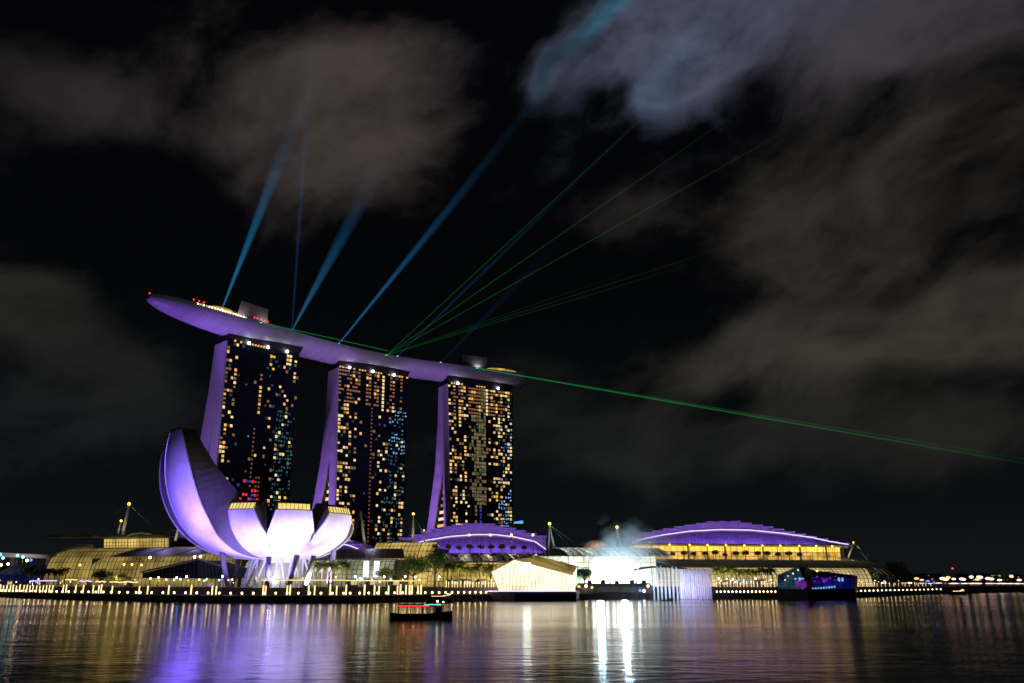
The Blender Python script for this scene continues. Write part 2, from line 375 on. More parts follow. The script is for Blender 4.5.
# ------------------------------------------------------------------ hotel towers
rr = R.random
PURPLE = (.50, .30, 1.0)
TOP = 185.0
TW = [  # left face corner at top, right face corner, name of look
    (Vector((-219, 589)), Vector((-174.5, 634))),
    (Vector((-150, 669)), Vector((-95, 710))),
    (Vector((-60, 727)), Vector((0, 760)))]
REAR = [(4, 74), (30, 62), (66, 47), (108, 31), (150, 22.5), (190, 18)]
def tower(k, A, B, label, lit):
    d = (B-A); wid = d.length; d.normalize(); n = Vector((-d.y, d.x))      # n points back, away from the bay
    loc = ((A.x+B.x)/2, (A.y+B.y)/2, 4.2)
    T = thing('hotel_tower', label, 'hotel tower', loc)
    taper = [(4, 7.5 if k else 4.5), (66, 5.7 if k else 3.2), (TOP, 0)]
    def P(t, z, s):       # t across the face in metres from left corner
        lf = interp(taper, z); x = lf+(wid-lf)*t/wid
        q = A+d*x+n*s; return Vector((q.x, q.y, z))
    zs = [4, 20, 40, 60, 80, 95, 108, 120, 135, 150, 165, TOP]
    def thick(z): return interp([(4, 12.5), (100, 12.5), (112, 12.5), (TOP, 9)], z)
    def rin(z): return interp([(4, 58), (30, 46), (66, 32), (95, 18.5), (110, 12.5), (TOP, 9)], z)
    # front glass face, with floor bands and fins
    g = MB()
    gz = [4.2+i*(TOP-4.2)/16 for i in range(17)]
    g.slab([[P(t*wid, z, 0) for t in (0, .25, .5, .75, 1)] for z in gz], [[P(t*wid, z, .6) for t in (0, .25, .5, .75, 1)] for z in gz])
    fac = g.build('facade', 'tower_glass', T)
    fr = MB(); nf = 54
    for i in range(nf+1):
        z = 5+i*(TOP-5)/nf
        fr.bar(P(0, z, -.14), P(wid, z, -.14), .24, .30)
    for c in range(27):
        t = c*wid/26
        for a, b in zip(gz, gz[1:]): fr.bar(P(t, a, -.16), P(t, b, -.16), .26, .16)
    fr.build('facade_frame', 'tower_frame', fac)
    # end walls and slabs: front slab and leaning rear slab, as one-piece concrete blades at each end
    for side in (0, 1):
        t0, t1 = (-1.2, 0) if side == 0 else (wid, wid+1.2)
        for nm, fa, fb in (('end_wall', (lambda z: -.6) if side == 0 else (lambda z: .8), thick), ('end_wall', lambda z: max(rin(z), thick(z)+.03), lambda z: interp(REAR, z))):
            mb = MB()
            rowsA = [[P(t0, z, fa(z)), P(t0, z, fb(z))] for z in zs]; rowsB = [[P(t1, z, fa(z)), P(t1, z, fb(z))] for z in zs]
            mb.slab(rowsA, rowsB, 0); mb.build(nm, 'tower_wall' if side == 0 else 'tower_frame', T)  # right-hand wall gets a dark colour in place of shade
    # rear slab body, front slab body
    mb = MB(); rA = [[P(.05, z, thick(z)-.3), P(wid-.05, z, thick(z)-.3)] for z in zs]; rB = [[P(.05, z, .7), P(wid-.05, z, .7)] for z in zs]
    mb.slab(rA, rB); mb.build('front_slab', 'dark', T)
    mb = MB(); rA = [[P(.05, z, interp(REAR, z)-.3), P(wid-.05, z, interp(REAR, z)-.3)] for z in zs]; rB = [[P(.05, z, max(rin(z), thick(z)+.05)), P(wid-.05, z, max(rin(z), thick(z)+.05))] for z in zs]
    mb.slab(rA, rB); mb.build('rear_slab', 'tower_glass', T)
    # atrium lights seen in the gap between the legs
    for i in range(9):
        z = 44+i*6
        if thick(z)+2 < rin(z)-2:
            mb = MB(); mb.hexa([P(3, z, thick(z)+.5), P(3.3, z, thick(z)+.5), P(3.3, z, rin(z)-.5), P(3, z, rin(z)-.5), P(3, z+2.6, thick(z)+.5), P(3.3, z+2.6, thick(z)+.5), P(3.3, z+2.6, rin(z)-.8), P(3, z+2.6, rin(z)-.8)])
            mb.build('atrium_window', R.choice(['window_amber', 'window_orange', 'window_pale']), T)
    # collar under the deck, dark and flared to imitate the shadow there
    mb = MB(); mb.hexa([P(1, TOP, 1.5), P(wid-1, TOP, 1.5), P(wid-1, TOP, 16.5), P(1, TOP, 16.5), P(-1, TOP+7.5, -2), P(wid+1, TOP+7.5, -2), P(wid+1, TOP+7.5, 19), P(-1, TOP+7.5, 19)])
    mb.build('crown', 'dark', T)
    # lit windows, plus coloured emissive patches imitating reflections in the glass
    ncol, nrow = 26, nf; cw = wid/ncol; rh = (TOP-5)/nf
    wins = []
    for c in range(ncol):
        for r in range(nrow):
            m = lit(c/ncol, 1-(r+.5)/nrow, int(c*20/26), r)
            if not m and rr() < .04 and not (4 <= c <= 8 and k == 0) and not (5 <= c <= 9 and k == 1): m = R.choice(['window_dim', 'window_dim', 'window_teal_reflection'])
            if m == 'window_amber' and rr() < .2: m = 'window_dim'      # second arg: 0 top .. 1 bottom
            c20 = int(c*20/26)
            if not m and rr() < .05 and not (4 <= c20 <= 8 and k == 0) and not (5 <= c20 <= 9 and k == 1): m = R.choice(['window_dim', 'window_glass_sheen', 'window_glass_sheen'])
            if m == 'window_amber' and rr() < .22: m = 'window_dim'
            if m: wins.append((c, r, m))
    rank = {'window_pale': 0, 'window_amber': 1}
    wins.sort(key=lambda w: (rank.get(w[2], 3), R.random()))
    def wq(mb, c, r, m, mi=0):
        small = m in ('window_brown', 'window_orange')
        w = cw*(.55 if m == 'window_brown' else .78 if small else R.uniform(.72, .90)); h = rh*(.45 if small else R.uniform(.5, .74))
        t = (c+.5)*cw; z = 5+(r+.5)*rh
        if m in ('window_teal_reflection', 'window_blue_reflection_and_lamp'):
            w *= R.uniform(.35, .9); h *= R.uniform(.4, .9); t += R.uniform(-.2, .2)*cw; z += R.uniform(-.2, .2)*rh
        if m in ('window_olive_reflection',): w = cw*.93; h = rh*.8
        a, b = t-w/2, t+w/2
        mb.hexa([P(a, z-h/2, -.10), P(b, z-h/2, -.10), P(b, z-h/2, -.01), P(a, z-h/2, -.01), P(a, z+h/2, -.10), P(b, z+h/2, -.10), P(b, z+h/2, -.01), P(a, z+h/2, -.01)], mi)
    for (c, r, m) in wins[:100]:
        mb = MB(); wq(mb, c, r, m); mb.build('window', m, T)
    mats = sorted(set(w[2] for w in wins[100:])); mb = MB()
    for (c, r, m) in wins[100:]: wq(mb, c, r, m, mats.index(m))
    if mats: tag(mb.build('lit_windows_and_reflections', mats, T), kind='stuff')
    # crown lights
    lx = {0: [.27, .53, .80], 1: [.14, .47, .78], 2: [.14, .77]}[k]
    for t in lx:
        mb = MB(); p = P(t*wid, TOP+1.5, -1.2); mb.ball(p, 1.15, 0); mb.bar(p, p+Vector((0, 0, 2)), .25, m=1)
        mb.build('floodlight', ['lamp_cool', 'steel'], T)
    for i in range(26):
        mb = MB(); t = wid*(i+.5)/26
        if k == 0 and not (.05 < i/26 < .5): continue
        if k == 1 and .60 < i/26 < .68: continue
        if k == 2 and i/26 > .55: continue
        if rr() < .3: continue
        mb.box(P(t, TOP+1.1, -.5), (cw*.55, .5, R.uniform(.8, 1.7))); mb.build('crown_light', 'window_amber', T)
    return T, P
def lit3(x, y, c, r):
    if .58 < y < .72 and 5 <= c <= 10 and rr() < .85*(1-abs(c-8.8)/4)*(.4+(y-.58)*6): return R.choice(['window_red_reflection', 'window_red_reflection', 'window_red_reflection', 'window_deepblue_reflection'])
    if c in (0, 1, 2) and rr() < (.40 if c != 1 else .18): return R.choice(['window_amber', 'window_amber', 'window_pale', 'window_orange'])
    if c == 3 and rr() < .06: return 'window_amber'
    if 4 <= c <= 6 and rr() < .025: return R.choice(['window_blue_reflection_and_lamp', 'window_teal_reflection'])
    if c in (9,) and .12 < y < .3 and rr() < .7: return 'window_amber' if rr() < .5 else 'window_orange'
    if c == 8 and .35 < y < .62: return 'window_brown'
    if c == 10 and .55 < y < .92: return 'window_brown'
    if 11 <= c <= 15 and rr() < .12 : return R.choice(['window_amber', 'window_amber', 'window_pale'])
    if c in (16, 18) and rr() < .26: return R.choice(['window_amber', 'window_pale'])
    if c >= 14 and y > .25 and rr() < .55: return 'window_teal_reflection'
    if c in (9,) and rr() < .06: return 'window_amber'
def lit2(x, y, c, r):
    if y < .17:
        if c == 12: return 'window_pale'
        if c in (2, 3, 4, 5, 7, 8, 10, 14, 15, 17) and rr() < .85: return 'window_orange' if rr() < .72 else 'window_amber'
        if c in (0, 1) and rr() < .6: return 'window_orange'
        return None
    if c >= 14 and y < .38 and rr() < .45: return R.choice(['window_blue_reflection_and_lamp', 'window_blue_reflection_and_lamp', 'window_teal_reflection'])
    if c >= 14 and .38 < y < .6 and rr() < .28: return 'window_teal_reflection'
    if c == 9 and .17 < y < .88: return 'window_brown'
    if c <= 4 and rr() < (.42 if c != 3 else .12): return R.choice(['window_amber', 'window_amber', 'window_pale'])
    if c in (5, 6) and y < .35 and rr() < .12: return 'window_amber'
    if c in (11, 12, 13) and rr() < (.26 if y > .3 else .12): return R.choice(['window_amber', 'window_pale'])
    if c in (15, 16, 18, 19) and rr() < .30: return R.choice(['window_amber', 'window_amber', 'window_pale', 'window_teal_reflection'])
    if c >= 12 and y > .6 and rr() < .22: return 'window_teal_reflection'
def lit1(x, y, c, r):
    if y < .15:
        if c == 11: return 'window_pale'
        if c in (1, 3, 6, 7, 8, 9, 12, 13, 15, 16, 18) and rr() < .75: return 'window_orange' if rr() < .7 else 'window_amber'
    if 6 <= c <= 10 and y < .62 and (c > 6 or rr() < .5): return 'window_olive_reflection' if rr() < .8 else None
    if c == 9 and .6 < y < .95: return R.choice(['window_deepblue_reflection', 'window_olive_reflection', 'window_teal_reflection'])
    if c in (7, 8) and y >= .62 and rr() < .35: return 'window_olive_reflection'
    if c <= 5 and rr() < (.38 if c not in (2, 5) else .14): return R.choice(['window_amber', 'window_amber', 'window_pale'])
    if c in (12, 13, 14) and rr() < .30: return R.choice(['window_amber', 'window_amber', 'window_pale'])
    if c >= 15:
        if .55 < y < .72 and rr() < .7: return R.choice(['window_blue_reflection_and_lamp', 'window_blue_reflection_and_lamp', 'window_amber'])
        if rr() < .30: return R.choice(['window_amber', 'window_pale'])
        if rr() < .35: return R.choice(['window_teal_reflection', 'window_blue_reflection_and_lamp'])
TLAB = ['hotel tower under the pointed end of the roof deck, red reflection low on its glass',
        'middle one of three hotel towers, dense orange windows in its top floors, dark band below',
        'hotel tower under the blunt end of the roof deck, pale olive reflection down its glass']
TP = []
for k, ((A, B), lf) in enumerate(zip(TW, (lit3, lit2, lit1))): TP.append(tower(k, A, B, TLAB[k], lf))

# ------------------------------------------------------------------ rooftop deck
CL = [Vector(p) for p in ((-286, 487), (-257.5, 532), (-203, 616), (-129, 697), (-34, 752), (13, 773), (60, 793))]
def crom(i, t):
    p0, p1, p2, p3 = CL[i-1], CL[i], CL[i+1], CL[i+2]
    return .5*((2*p1)+(-p0+p2)*t+(2*p0-5*p1+4*p2-p3)*t*t+(-p0+3*p1-3*p2+p3)*t**3)
cpts = []
for i in range(1, 5):
    for j in range(14): cpts.append(crom(i, j/14))
cpts.append(CL[5].copy())
cum = [0]
for a, b in zip(cpts, cpts[1:]): cum.append(cum[-1]+(b-a).length)
LEN = cum[-1]
def deck_at(s):
    s = max(0, min(LEN, s))
    for i in range(len(cum)-1):
        if s <= cum[i+1]+1e-6:
            t = (s-cum[i])/(cum[i+1]-cum[i]); p = cpts[i].lerp(cpts[i+1], t)
            a = cpts[max(i-1, 0)]; b = cpts[min(i+2, len(cpts)-1)]; d = (b-a).normalized(); return p, d, Vector((d.y, -d.x))   # last: toward the bay
def half(s):
    w = 19*math.sqrt(max(0, 1-(1-min(1, (s+.8)/88))**2))
    e = LEN-s
    if e < 14: w *= math.sqrt(max(.12, 1-(1-e/14)**2*.8))
    return max(w, .4)
DZ = 200.5
def DP(s, y, z):      # y metres toward the bay from the centreline
    p, d, n = deck_at(s); q = p+n*y; return Vector((q.x, q.y, z))
SK = thing('rooftop_deck', 'long boat shaped park deck lying across the tops of the three hotel towers', 'roof deck', DP(LEN*.5, 0, 190))
prof = [(1, 1.6), (1.0, 0), (.97, -2.2), (.86, -5.0), (.66, -7.6), (.38, -9.6), (0, -10.5), (-.38, -9.6), (-.66, -7.6), (-.86, -5), (-.97, -2.2), (-1, 0), (-1, 1.6)]
ss = [LEN*i/90 for i in range(91)]; ss = [0, .6, 1.6, 3]+ss[1:]
ss = sorted(ss)
mb = MB(); rows = []
for s in ss:
    w = half(s); dz = min(1, (w/19)**.75)
    rows.append([DP(s, w*a, DZ+(b*dz if b < 0 else b*min(1, .35+w/15))) for a, b in prof])
mb.grid(rows)
mb.add([rows[-1][i] for i in range(len(prof))], [tuple(range(len(prof)))]); mb.add([rows[0][i] for i in range(len(prof))], [tuple(range(len(prof)))])
mb.build('hull', 'hull', SK, smooth=True)
mb = MB(); rA = []; rB = []
for s in ss:
    w = half(s)-.25; rA.append([DP(s, w, DZ+.05), DP(s, -w, DZ+.05)])
mb.grid(rA); mb.build('deck_floor', 'deck', SK)
for s in [8+i*9.5 for i in range(int((LEN-12)/9.5))]:
    w = half(s)+.02; dz = min(1, (w/19)**.75); mb = MB(); pts = [DP(s, w*a, DZ+b*dz-.03) for a, b in prof[1:-1]]
    for a, b in zip(pts, pts[1:]): mb.bar(a, b, .10, .08)
    mb.build('hull_seam', 'grey_cladding', SK)
# parapet rail
mb = MB()
for side in (1, -1):
    for a, b in zip(ss, ss[1:]):
        if a < 2: continue
        mb.bar(DP(a, side*(half(a)-.5), DZ+2.4), DP(b, side*(half(b)-.5), DZ+2.4), .18, .14)
mb.build('railing', 'steel', SK)
def deck_s_at_px(px, y=10, z=202):
    best = min(range(0, 1001), key=lambda i: abs((lambda q: 512+F*q.x/(q.y*ct+(q.z-CH)*st))(DP(LEN*i/1000, y, z))-px))
    return LEN*best/1000
def deck_box(px0, px1, y0, y1, z0, z1, name, m, parent=SK, slope=0):
    s0, s1 = deck_s_at_px(px0, y0), deck_s_at_px(px1, y0); mb = MB()
    mb.hexa([DP(s0, y0, z0), DP(s1, y0, z0), DP(s1, y1, z0), DP(s0, y1, z0), DP(s0+slope, y0, z1), DP(s1, y0, z1), DP(s1, y1, z1), DP(s0+slope, y1, z1)])
    return mb.build(name, m, parent)
B1 = deck_box(236, 267, 13, 0, DZ, DZ+15.5, 'plant_room', 'grey_cladding', slope=3)
deck_box(264, 300, 12, -4, DZ, DZ+5, 'pavilion_roof', 'grey_cladding')
deck_box(300, 330, 5, -6, DZ, DZ+2.4, 'pavilion_roof', 'grey_cladding')
deck_box(463, 487, 15, 2, DZ, DZ+13.5, 'plant_room', 'grey_cladding')
deck_box(452, 475, 13, -4, DZ, DZ+5.5, 'pavilion_roof', 'grey_cladding')
# restaurant with lit front, at the bow end and at the blunt end
def pavilion(px0, px1, y0, h, glow):
    s0, s1 = deck_s_at_px(px0, y0), deck_s_at_px(px1, y0); n = 10
    A = []; B = []; RA = []; RB = []
    for i in range(n+1):
        t = i/n; s = lerp(s0, s1, t); hh = h*(.80+.20*math.sin(math.pi*min(1, .12+.88*t)))
        yy = y0-2*(1-math.sin(math.pi*t))
        A.append([DP(s, yy, DZ+.1), DP(s, yy, DZ+hh)]); B.append([DP(s, yy-8, DZ+.1), DP(s, yy-8, DZ+hh)])
        RA.append([DP(s, yy+1.6, DZ+hh+.02), DP(s, yy-10, DZ+hh+.02)]); RB.append([DP(s, yy+1.6, DZ+hh+.6), DP(s, yy-10, DZ+hh+.6)])
    mb = MB(); mb.slab(A, B); p = mb.build('restaurant', glow, SK); mb = MB(); mb.slab(RA, RB); mb.build('roof', 'grey_cladding', p)
pavilion(214, 238, 15, 4.2, 'glaze_pale'); pavilion(489, 517, 15, 4.6, 'glaze_pale')
for px, yy, w_ in ((240, 26, 5000), (262, 26, 5000), (476, 26, 6000)):
    s = deck_s_at_px(px, 12); spot(tuple(DP(s, 17.5, DZ+1.5)), tuple(DP(s, 8, DZ+9)), 4200, (.8, .7, .8), 150, .9, .5)  # lamps added to brighten the plant rooms
for i in range(19):                       # row of white deck lamps near the bow
    s = deck_s_at_px(201+i*2.45, 17.5); w = half(s)+.2
    mb = MB(); p = DP(s, w, DZ+.9); mb.ball(p, .40, 0); mb.bar(p-Vector((0, 0, 2)), p, .12, m=1); mb.build('deck_lamp', ['lamp_gold' if i in (1, 3, 18) else 'lamp_white', 'steel'], SK)
for px, dy in ((149, 1), (190, 5), (195, 5), (199, 6), (247, 12), (250, 12), (254, 12), (258, 12), (261, 12)):
    s = deck_s_at_px(px, 0 if px < 150 else 10) if px > 149 else .8; w = half(s)-.2 if px > 149 else .1
    mb = MB(); p = DP(s, w, DZ+(3.2 if px > 149 else 2.4)); mb.ball(p, .55, 0); mb.bar(p-Vector((0, 0, 2.6)), p, .12, m=1); mb.build('red_lamp', ['lamp_red', 'steel'], SK)
for px in (168, 170.5, 173): 
    s = deck_s_at_px(px, 0); mb = MB(); p = DP(s, 0, DZ+4.6); mb.ball(p, .45, 0); mb.bar(p-Vector((0, 0, 4.5)), p, .12, m=1); mb.build('mast_lamp', ['lamp_white', 'steel'], SK)
for i in range(6):
    s = deck_s_at_px(469+i*2.6, 12); mb = MB(); p = DP(s, 12, DZ+2.6); mb.box(p, (1.3, .6, 1.0)); mb.bar(p-Vector((0, 0, 2.6)), p-Vector((0, 0, .5)), .2, m=1); mb.build('blue_lamp', ['lamp_blue', 'steel'], SK)
# deck palms (silhouettes on the roof park)
# ------------------------------------------------------------------ searchlights and laser projectors with their beams
def beam_mat(name, col, s, length, fall=1.4, soft=2.4):
    m = bpy.data.materials.new(name); m.use_nodes = True; nt = m.node_tree; nt.nodes.clear()
    t = nt.nodes.new('ShaderNodeTexCoord'); sx = nt.nodes.new('ShaderNodeSeparateXYZ'); nt.links.new(t.outputs['Object'], sx.inputs[0])
    def mth(op, a, b=None, clamp=False):
        n = nt.nodes.new('ShaderNodeMath'); n.operation = op; n.use_clamp = clamp
        for i, x in enumerate((a, b)):
            if x is None: continue
            if isinstance(x, (int, float)): n.inputs[i].default_value = x
            else: nt.links.new(x, n.inputs[i])
        return n.outputs[0]
    q = mth('DIVIDE', sx.outputs[2], length, True)
    along = mth('POWER', mth('SUBTRACT', 1.0, q, True), fall)
    lw = nt.nodes.new('ShaderNodeLayerWeight'); lw.inputs[0].default_value = .5
    core = mth('POWER', mth('SUBTRACT', 1.0, lw.outputs['Facing'], True), soft)
    e = nt.nodes.new('ShaderNodeEmission'); e.inputs[0].default_value = (*col, 1)
    nt.links.new(mth('MULTIPLY', mth('MULTIPLY', along, core), s*.38), e.inputs[1])
    tr = nt.nodes.new('ShaderNodeBsdfTransparent'); ad = nt.nodes.new('ShaderNodeAddShader')
    nt.links.new(e.outputs[0], ad.inputs[0]); nt.links.new(tr.outputs[0], ad.inputs[1])
    o = nt.nodes.new('ShaderNodeOutputMaterial'); nt.links.new(ad.outputs[0], o.inputs[0]); m.cycles.emission_sampling = 'NONE'
    return m
def beam(parent, p, q, r0, r1, m):
    p = Vector(p); q = Vector(q); d = q-p; L = d.length; n = 24
    vs = []; K = 16
    for i in range(K+1):
        z = L*i/K; r = r0+(r1-r0)*(z/L)
        vs += [Vector((r*math.cos(2*math.pi*k/n), r*math.sin(2*math.pi*k/n), z)) for k in range(n)]
    fs = [(i*n+k, i*n+(k+1) % n, (i+1)*n+(k+1) % n, (i+1)*n+k) for i in range(K) for k in range(n)]
    me = bpy.data.meshes.new('light_beam'); me.from_pydata([tuple(v) for v in vs], [], fs); me.materials.append(m)
    me.polygons.foreach_set('use_smooth', [True]*len(fs))
    o = bpy.data.objects.new('light_beam', me); COL.objects.link(o); o.parent = parent
    o.location = p-WLOC[parent.name]; o.rotation_mode = 'QUATERNION'; o.rotation_quaternion = d.to_track_quat('Z', 'Y')
    o.visible_shadow = False
    return o
def searchlight(px, py, label, beams, y=14, light=True):
    s = deck_s_at_px(px, y); p = DP(s, y, DZ+.05); T = thing('searchlight', label, 'searchlight', p, 'searchlights on the roof deck')
    mb = MB(); mb.box(p+Vector((0, 0, .4)), (1.6, 1.6, .8)); mb.tube([p+Vector((0, 0, .7)), p+Vector((.2, -.1, 1.6)), p+Vector((.5, -.3, 2.6))], [.5, .9, 1.0], 12)
    mb.build('housing', 'dark', T)
    h = p+Vector((.52, -.3, 2.75)); mb = MB(); mb.ball(h, .75 if light else .3, sq=.6); mb.build('lens', 'beacon_blue', T)
    for (qx, qy, QY, r1, col, st_, fall) in beams:
        q = W(qx, qy, QY); L = (q-h).length
        beam(T, h, q, .55, r1, beam_mat('beam_haze', col, st_*1.45, L, fall+.9))
    return T
BL = (.03, .28, .62)
searchlight(221, 302, 'searchlight beside the lit restaurant near the bow of the roof deck', [(312, 80, 560, 9, (.02, .25, .50), .55, 1.3)])
searchlight(291, 323, 'searchlight above the right edge of the nearest tower', [(400, 130, 600, 12, (.03, .20, .46), .42, 1.5), (318, -40, 560, 5, (.03, .12, .40), .12, .8)])
searchlight(338, 339, 'searchlight above the left edge of the middle tower', [(520, 122, 640, 7, (.03, .22, .58), .36, 1.3), (640, -30, 620, 9, (.02, .20, .38), .04, .3)])
searchlight(397, 352, 'searchlight beside the green laser source above the middle tower', [(700, 60, 680, 5, (.05, .22, .50), .07, 1.2)])
searchlight(440, 360, 'dimmer searchlight just left of the farthest tower', [(600, 200, 720, 10, (.03, .10, .30), .05, 1.0)])
GR = (.01, .55, .10)
def laser(px, y, label, beams):
    s = deck_s_at_px(px, y); p = DP(s, min(y, half(s)+.6), DZ-.4); T = thing('laser_projector', label, 'laser projector', p, 'green laser projectors on the roof deck')
    mb = MB(); mb.box(p, (1.2, 1.0, .8)); mb.box(p+Vector((0, 0, .7)), (.6, .6, .6)); mb.build('housing', 'dark', T)
    h = p+Vector((0, -.6, .7)); mb = MB(); mb.ball(h, .35); mb.build('lens', mat('laser_lens', (.1, .8, .3), .4, em=(.05, 1, .35), es=4), T)
    for (qx, qy, QY, r0, r1, st_, fall) in beams:
        q = W(qx, qy, QY); beam(T, h, q, r0, r1, beam_mat('laser_haze', GR, st_, (q-h).length, fall, 1.0))
laser(262, 19.8, 'green laser projector on the deck edge above the nearest tower', [(389, 351, 690, .28, .35, .55, .15)])
laser(387, 19.8, 'green laser projector on the deck edge above the middle tower, firing a fan upward',
      [(690, 74, 650, .2, .6, .22, 1.3), (760, 96, 640, .2, .6, .20, 1.3), (850, 95, 620, .2, .6, .19, 1.4), (760, 236, 600, .2, .5, .10, 1.2), (700, 262, 600, .2, .5, .10, 1.0), (640, 268, 560, .2, .5, .07, 1.0)])
laser(477, 19.8, 'green laser projector on the deck edge above the farthest tower, firing level to the right', [(1120, 480, 520,   .28, 1.0, .62, 1.6), (1120, 475, 520, .25, .8, .22, 1.4)])

# tower and deck floodlights (lamps on the podium and on the tower shoulders)
for k, (A, B) in enumerate(TW):
    d = (B-A).normalized(); n = Vector((-d.y, d.x)); c = A+n*18
    pos = c-d*70; spot((pos.x, pos.y, 24), (c.x, c.y, 105), [250000, 330000, 360000][k], (.38, .17, .95), 95, .8, 2)
A, B = TW[0]
p0 = DP(58, 0, 120); p0 = Vector((-262, 590, 30))
spot((-285, 560, 20), tuple(DP(34, 4, 195)), 640000, (.26, .10, .95), 34, .8, 2)
spot((-250, 520, 20), tuple(DP(64, 8, 195)), 330000, (.28, .12, .95), 22, .8, 2)
for a, b in ((0, 1), (1, 2)):
    m_ = (TW[a][1]+TW[b][0])/2
    spot((m_.x+18, m_.y-22, 20), (m_.x-4, m_.y+6, 195), 420000, (.36, .16, .9), 24, .7, 2)
spot((-60, 560, 20), tuple(DP(LEN*.55, 10, 195)), 260000, (.5, .36, .85), 75, .9, 3)
spot((-200, 500, 20), tuple(DP(LEN*.3, 10, 195)), 200000, (.5, .36, .85), 50, .9, 3)

# ------------------------------------------------------------------ lotus museum
MC = Vector((-81, 291))
MZ = 13.5
def museum():
    T = thing('lotus_museum', 'white lotus shaped museum lit violet, its tall petal leaning left beside the promenade', 'museum', (MC.x, MC.y, 4.2))
    # phi, reach, height, a_max(deg), joined half angle, notch height, tip half width(m), thickness, cap rise
    PET = [(224, 42.3, 38.5, 93, 19, 12, 4.6, 9.5, .3, 'big'), (252, 27, 17.5, 82, 20, 7.5, 5.7, 6.5, 2.6, ''), (292, 25.5, 17.5, 82, 20, 7.5, 5.7, 6.5, 2.6, ''),
           (331, 26.5, 17, 82, 20, 7.5, 5.6, 6.5, 2.6, ''), (8, 22, 15, 82, 18, 8, 5.5, 6, 2, ''), (44, 26, 15, 82, 18, 8, 5.5, 6, 2, ''),
           (80, 28, 15, 82, 18, 8, 5.5, 6, 2, ''), (115, 32, 17, 85, 17, 9, 5.5, 6, 2, ''), (147, 38, 20, 88, 16, 10, 5, 6.5, 2, ''), (186, 43.5, 35, 93, 16, 12, 4.0, 7, .3, 'mid')]
    for pi, (phi, Rr, H, am, ha, notch, tipw, th, cap, tg) in enumerate(PET):
        ph = rad(phi); n = 26
        def prof_pt(a):
            return 6+(Rr-6)*max(0, math.sin(a))**(.72 if tg else 1.0), MZ+H*(1-math.cos(a))
        AM = rad(am); outer = []; inner = []
        for i in range(n+1):
            a = AM*i/n; r, z = prof_pt(a)
            r2, z2 = prof_pt(a+.01); r, z = prof_pt(a); tr, tz = (r2-r), (z2-z); L = math.hypot(tr, tz); tr /= L; tz /= L
            nr, nz_ = -tz, tr                                # inward normal
            t = 1.5+(th-1.5)*min(1, i/n*(2.8 if tg == 'big' else 1.7))-(2.5*(i/n)**3 if tg == 'big' else 0)
            if tg == 'big': t = interp([(0, 1.5), (.2, 8), (.45, 14.5), (.65, 11.5), (.82, 8), (1, 4.8)], i/n)
            zt = z-MZ
            full = rad(ha)*r
            if zt <= notch: hw = full
            else:
                zt_tip = prof_pt(AM)[1]-MZ; q = (zt-notch)/(zt_tip-notch)
                rn = prof_pt(math.acos(max(-1, 1-notch/H)))[0]; w0 = rad(ha)*rn
                hw = lerp(min(w0, 11.5), tipw, q**(1.0 if not tg else 2.6))
            hw = min(hw, 11.5)
            ri, zi = r+nr*t, z+nz_*t
            if ri < .5: ri = .5
            rise = cap*max(0, (i/n-.75)/.25)
            row_o = []; row_i = []
            for b in (-1, -.5, 0, .5, 1):
                psi = ph+b*hw/max(r, 1)
                row_o.append(Vector((MC.x+r*math.cos(psi), MC.y+r*math.sin(psi), z)))
                wi = hw*(.94 if cap < 1 else .98)
                ang = ph+b*min(wi/max(ri, 2), rad(ha)*1.0 if zt <= notch else 9)
                row_i.append(Vector((MC.x+ri*math.cos(ang), MC.y+ri*math.sin(ang), zi+rise)))
            outer.append(row_o); inner.append(row_i)
        mb = MB(); mb.grid(outer, flip=False); o = mb.build('petal', 'white_cladding', T, smooth=True)
        mb = MB(); mb.grid(inner, flip=True)
        for e in (0, -1):
            mb.grid([[outer[i][e], inner[i][e]] for i in range(n+1)], 0)
        mb.grid([outer[0], inner[0]], 0)
        mb.grid([outer[-1], inner[-1]], 0)
        mb.build('petal_side', 'grey_cladding', o)
        # light edge trim along both outer edges
        for e in (0, -1):
            mb = MB()
            for i in range(n): mb.bar(outer[i][e], outer[i+1][e], .35, .35)
            mb.build('edge_trim', 'white_cladding', o)
        # skylight at the tip
        tip_o, tip_i = outer[-1], inner[-1]
        if cap > 1:
            fw = Vector((math.cos(ph), math.sin(ph), .3)).normalized()
            sk = MB(); lo = []; hi = []
            for q in range(9):
                t = .04+.92*q/8; x = t*4; i0 = min(3, int(x)); f = x-i0
                po = tip_o[i0].lerp(tip_o[i0+1], f); pi_ = tip_i[i0].lerp(tip_i[i0+1], f)
                lo.append(po+Vector((0, 0, .15))+fw*.0); hi.append(Vector((lerp(po.x, pi_.x, .16), lerp(po.y, pi_.y, .16), po.z+2.3)))
            sk.slab([lo, hi], [[p-fw*.3 for p in lo], [p-fw*.3 for p in hi]]); s_ = sk.build('skylight', 'skylight', o)
            fr = MB()
            for q in range(9): fr.bar(lo[q]+fw*.1, hi[q]+fw*.1, .14)
            for a, b in zip(hi, hi[1:]): fr.bar(a+fw*.1, b+fw*.1, .3, .25)
            for a, b in zip(lo, lo[1:]): fr.bar(a+fw*.1, b+fw*.1, .2, .2)
            fr.build('skylight_frame', 'grey_cladding', o)
        else:
            sk = MB(); sk.slab([[p+Vector((0, 0, .1)) for p in tip_o], [p+Vector((0, 0, .1)) for p in tip_i]], [[p+Vector((0, 0, .5)) for p in tip_o], [p+Vector((0, 0, .5)) for p in tip_i]])
            sk.build('skylight_frame', 'grey_cladding', o)
    # underside drum, lattice and slanted columns
    mb = MB(); mb.tube([(MC.x, MC.y, MZ-1.2), (MC.x, MC.y, MZ+.3), (MC.x, MC.y, MZ+3)], [7.0, 7.5, 8.2], 32); mb.build('bowl_base', 'white_cladding', T, smooth=True)
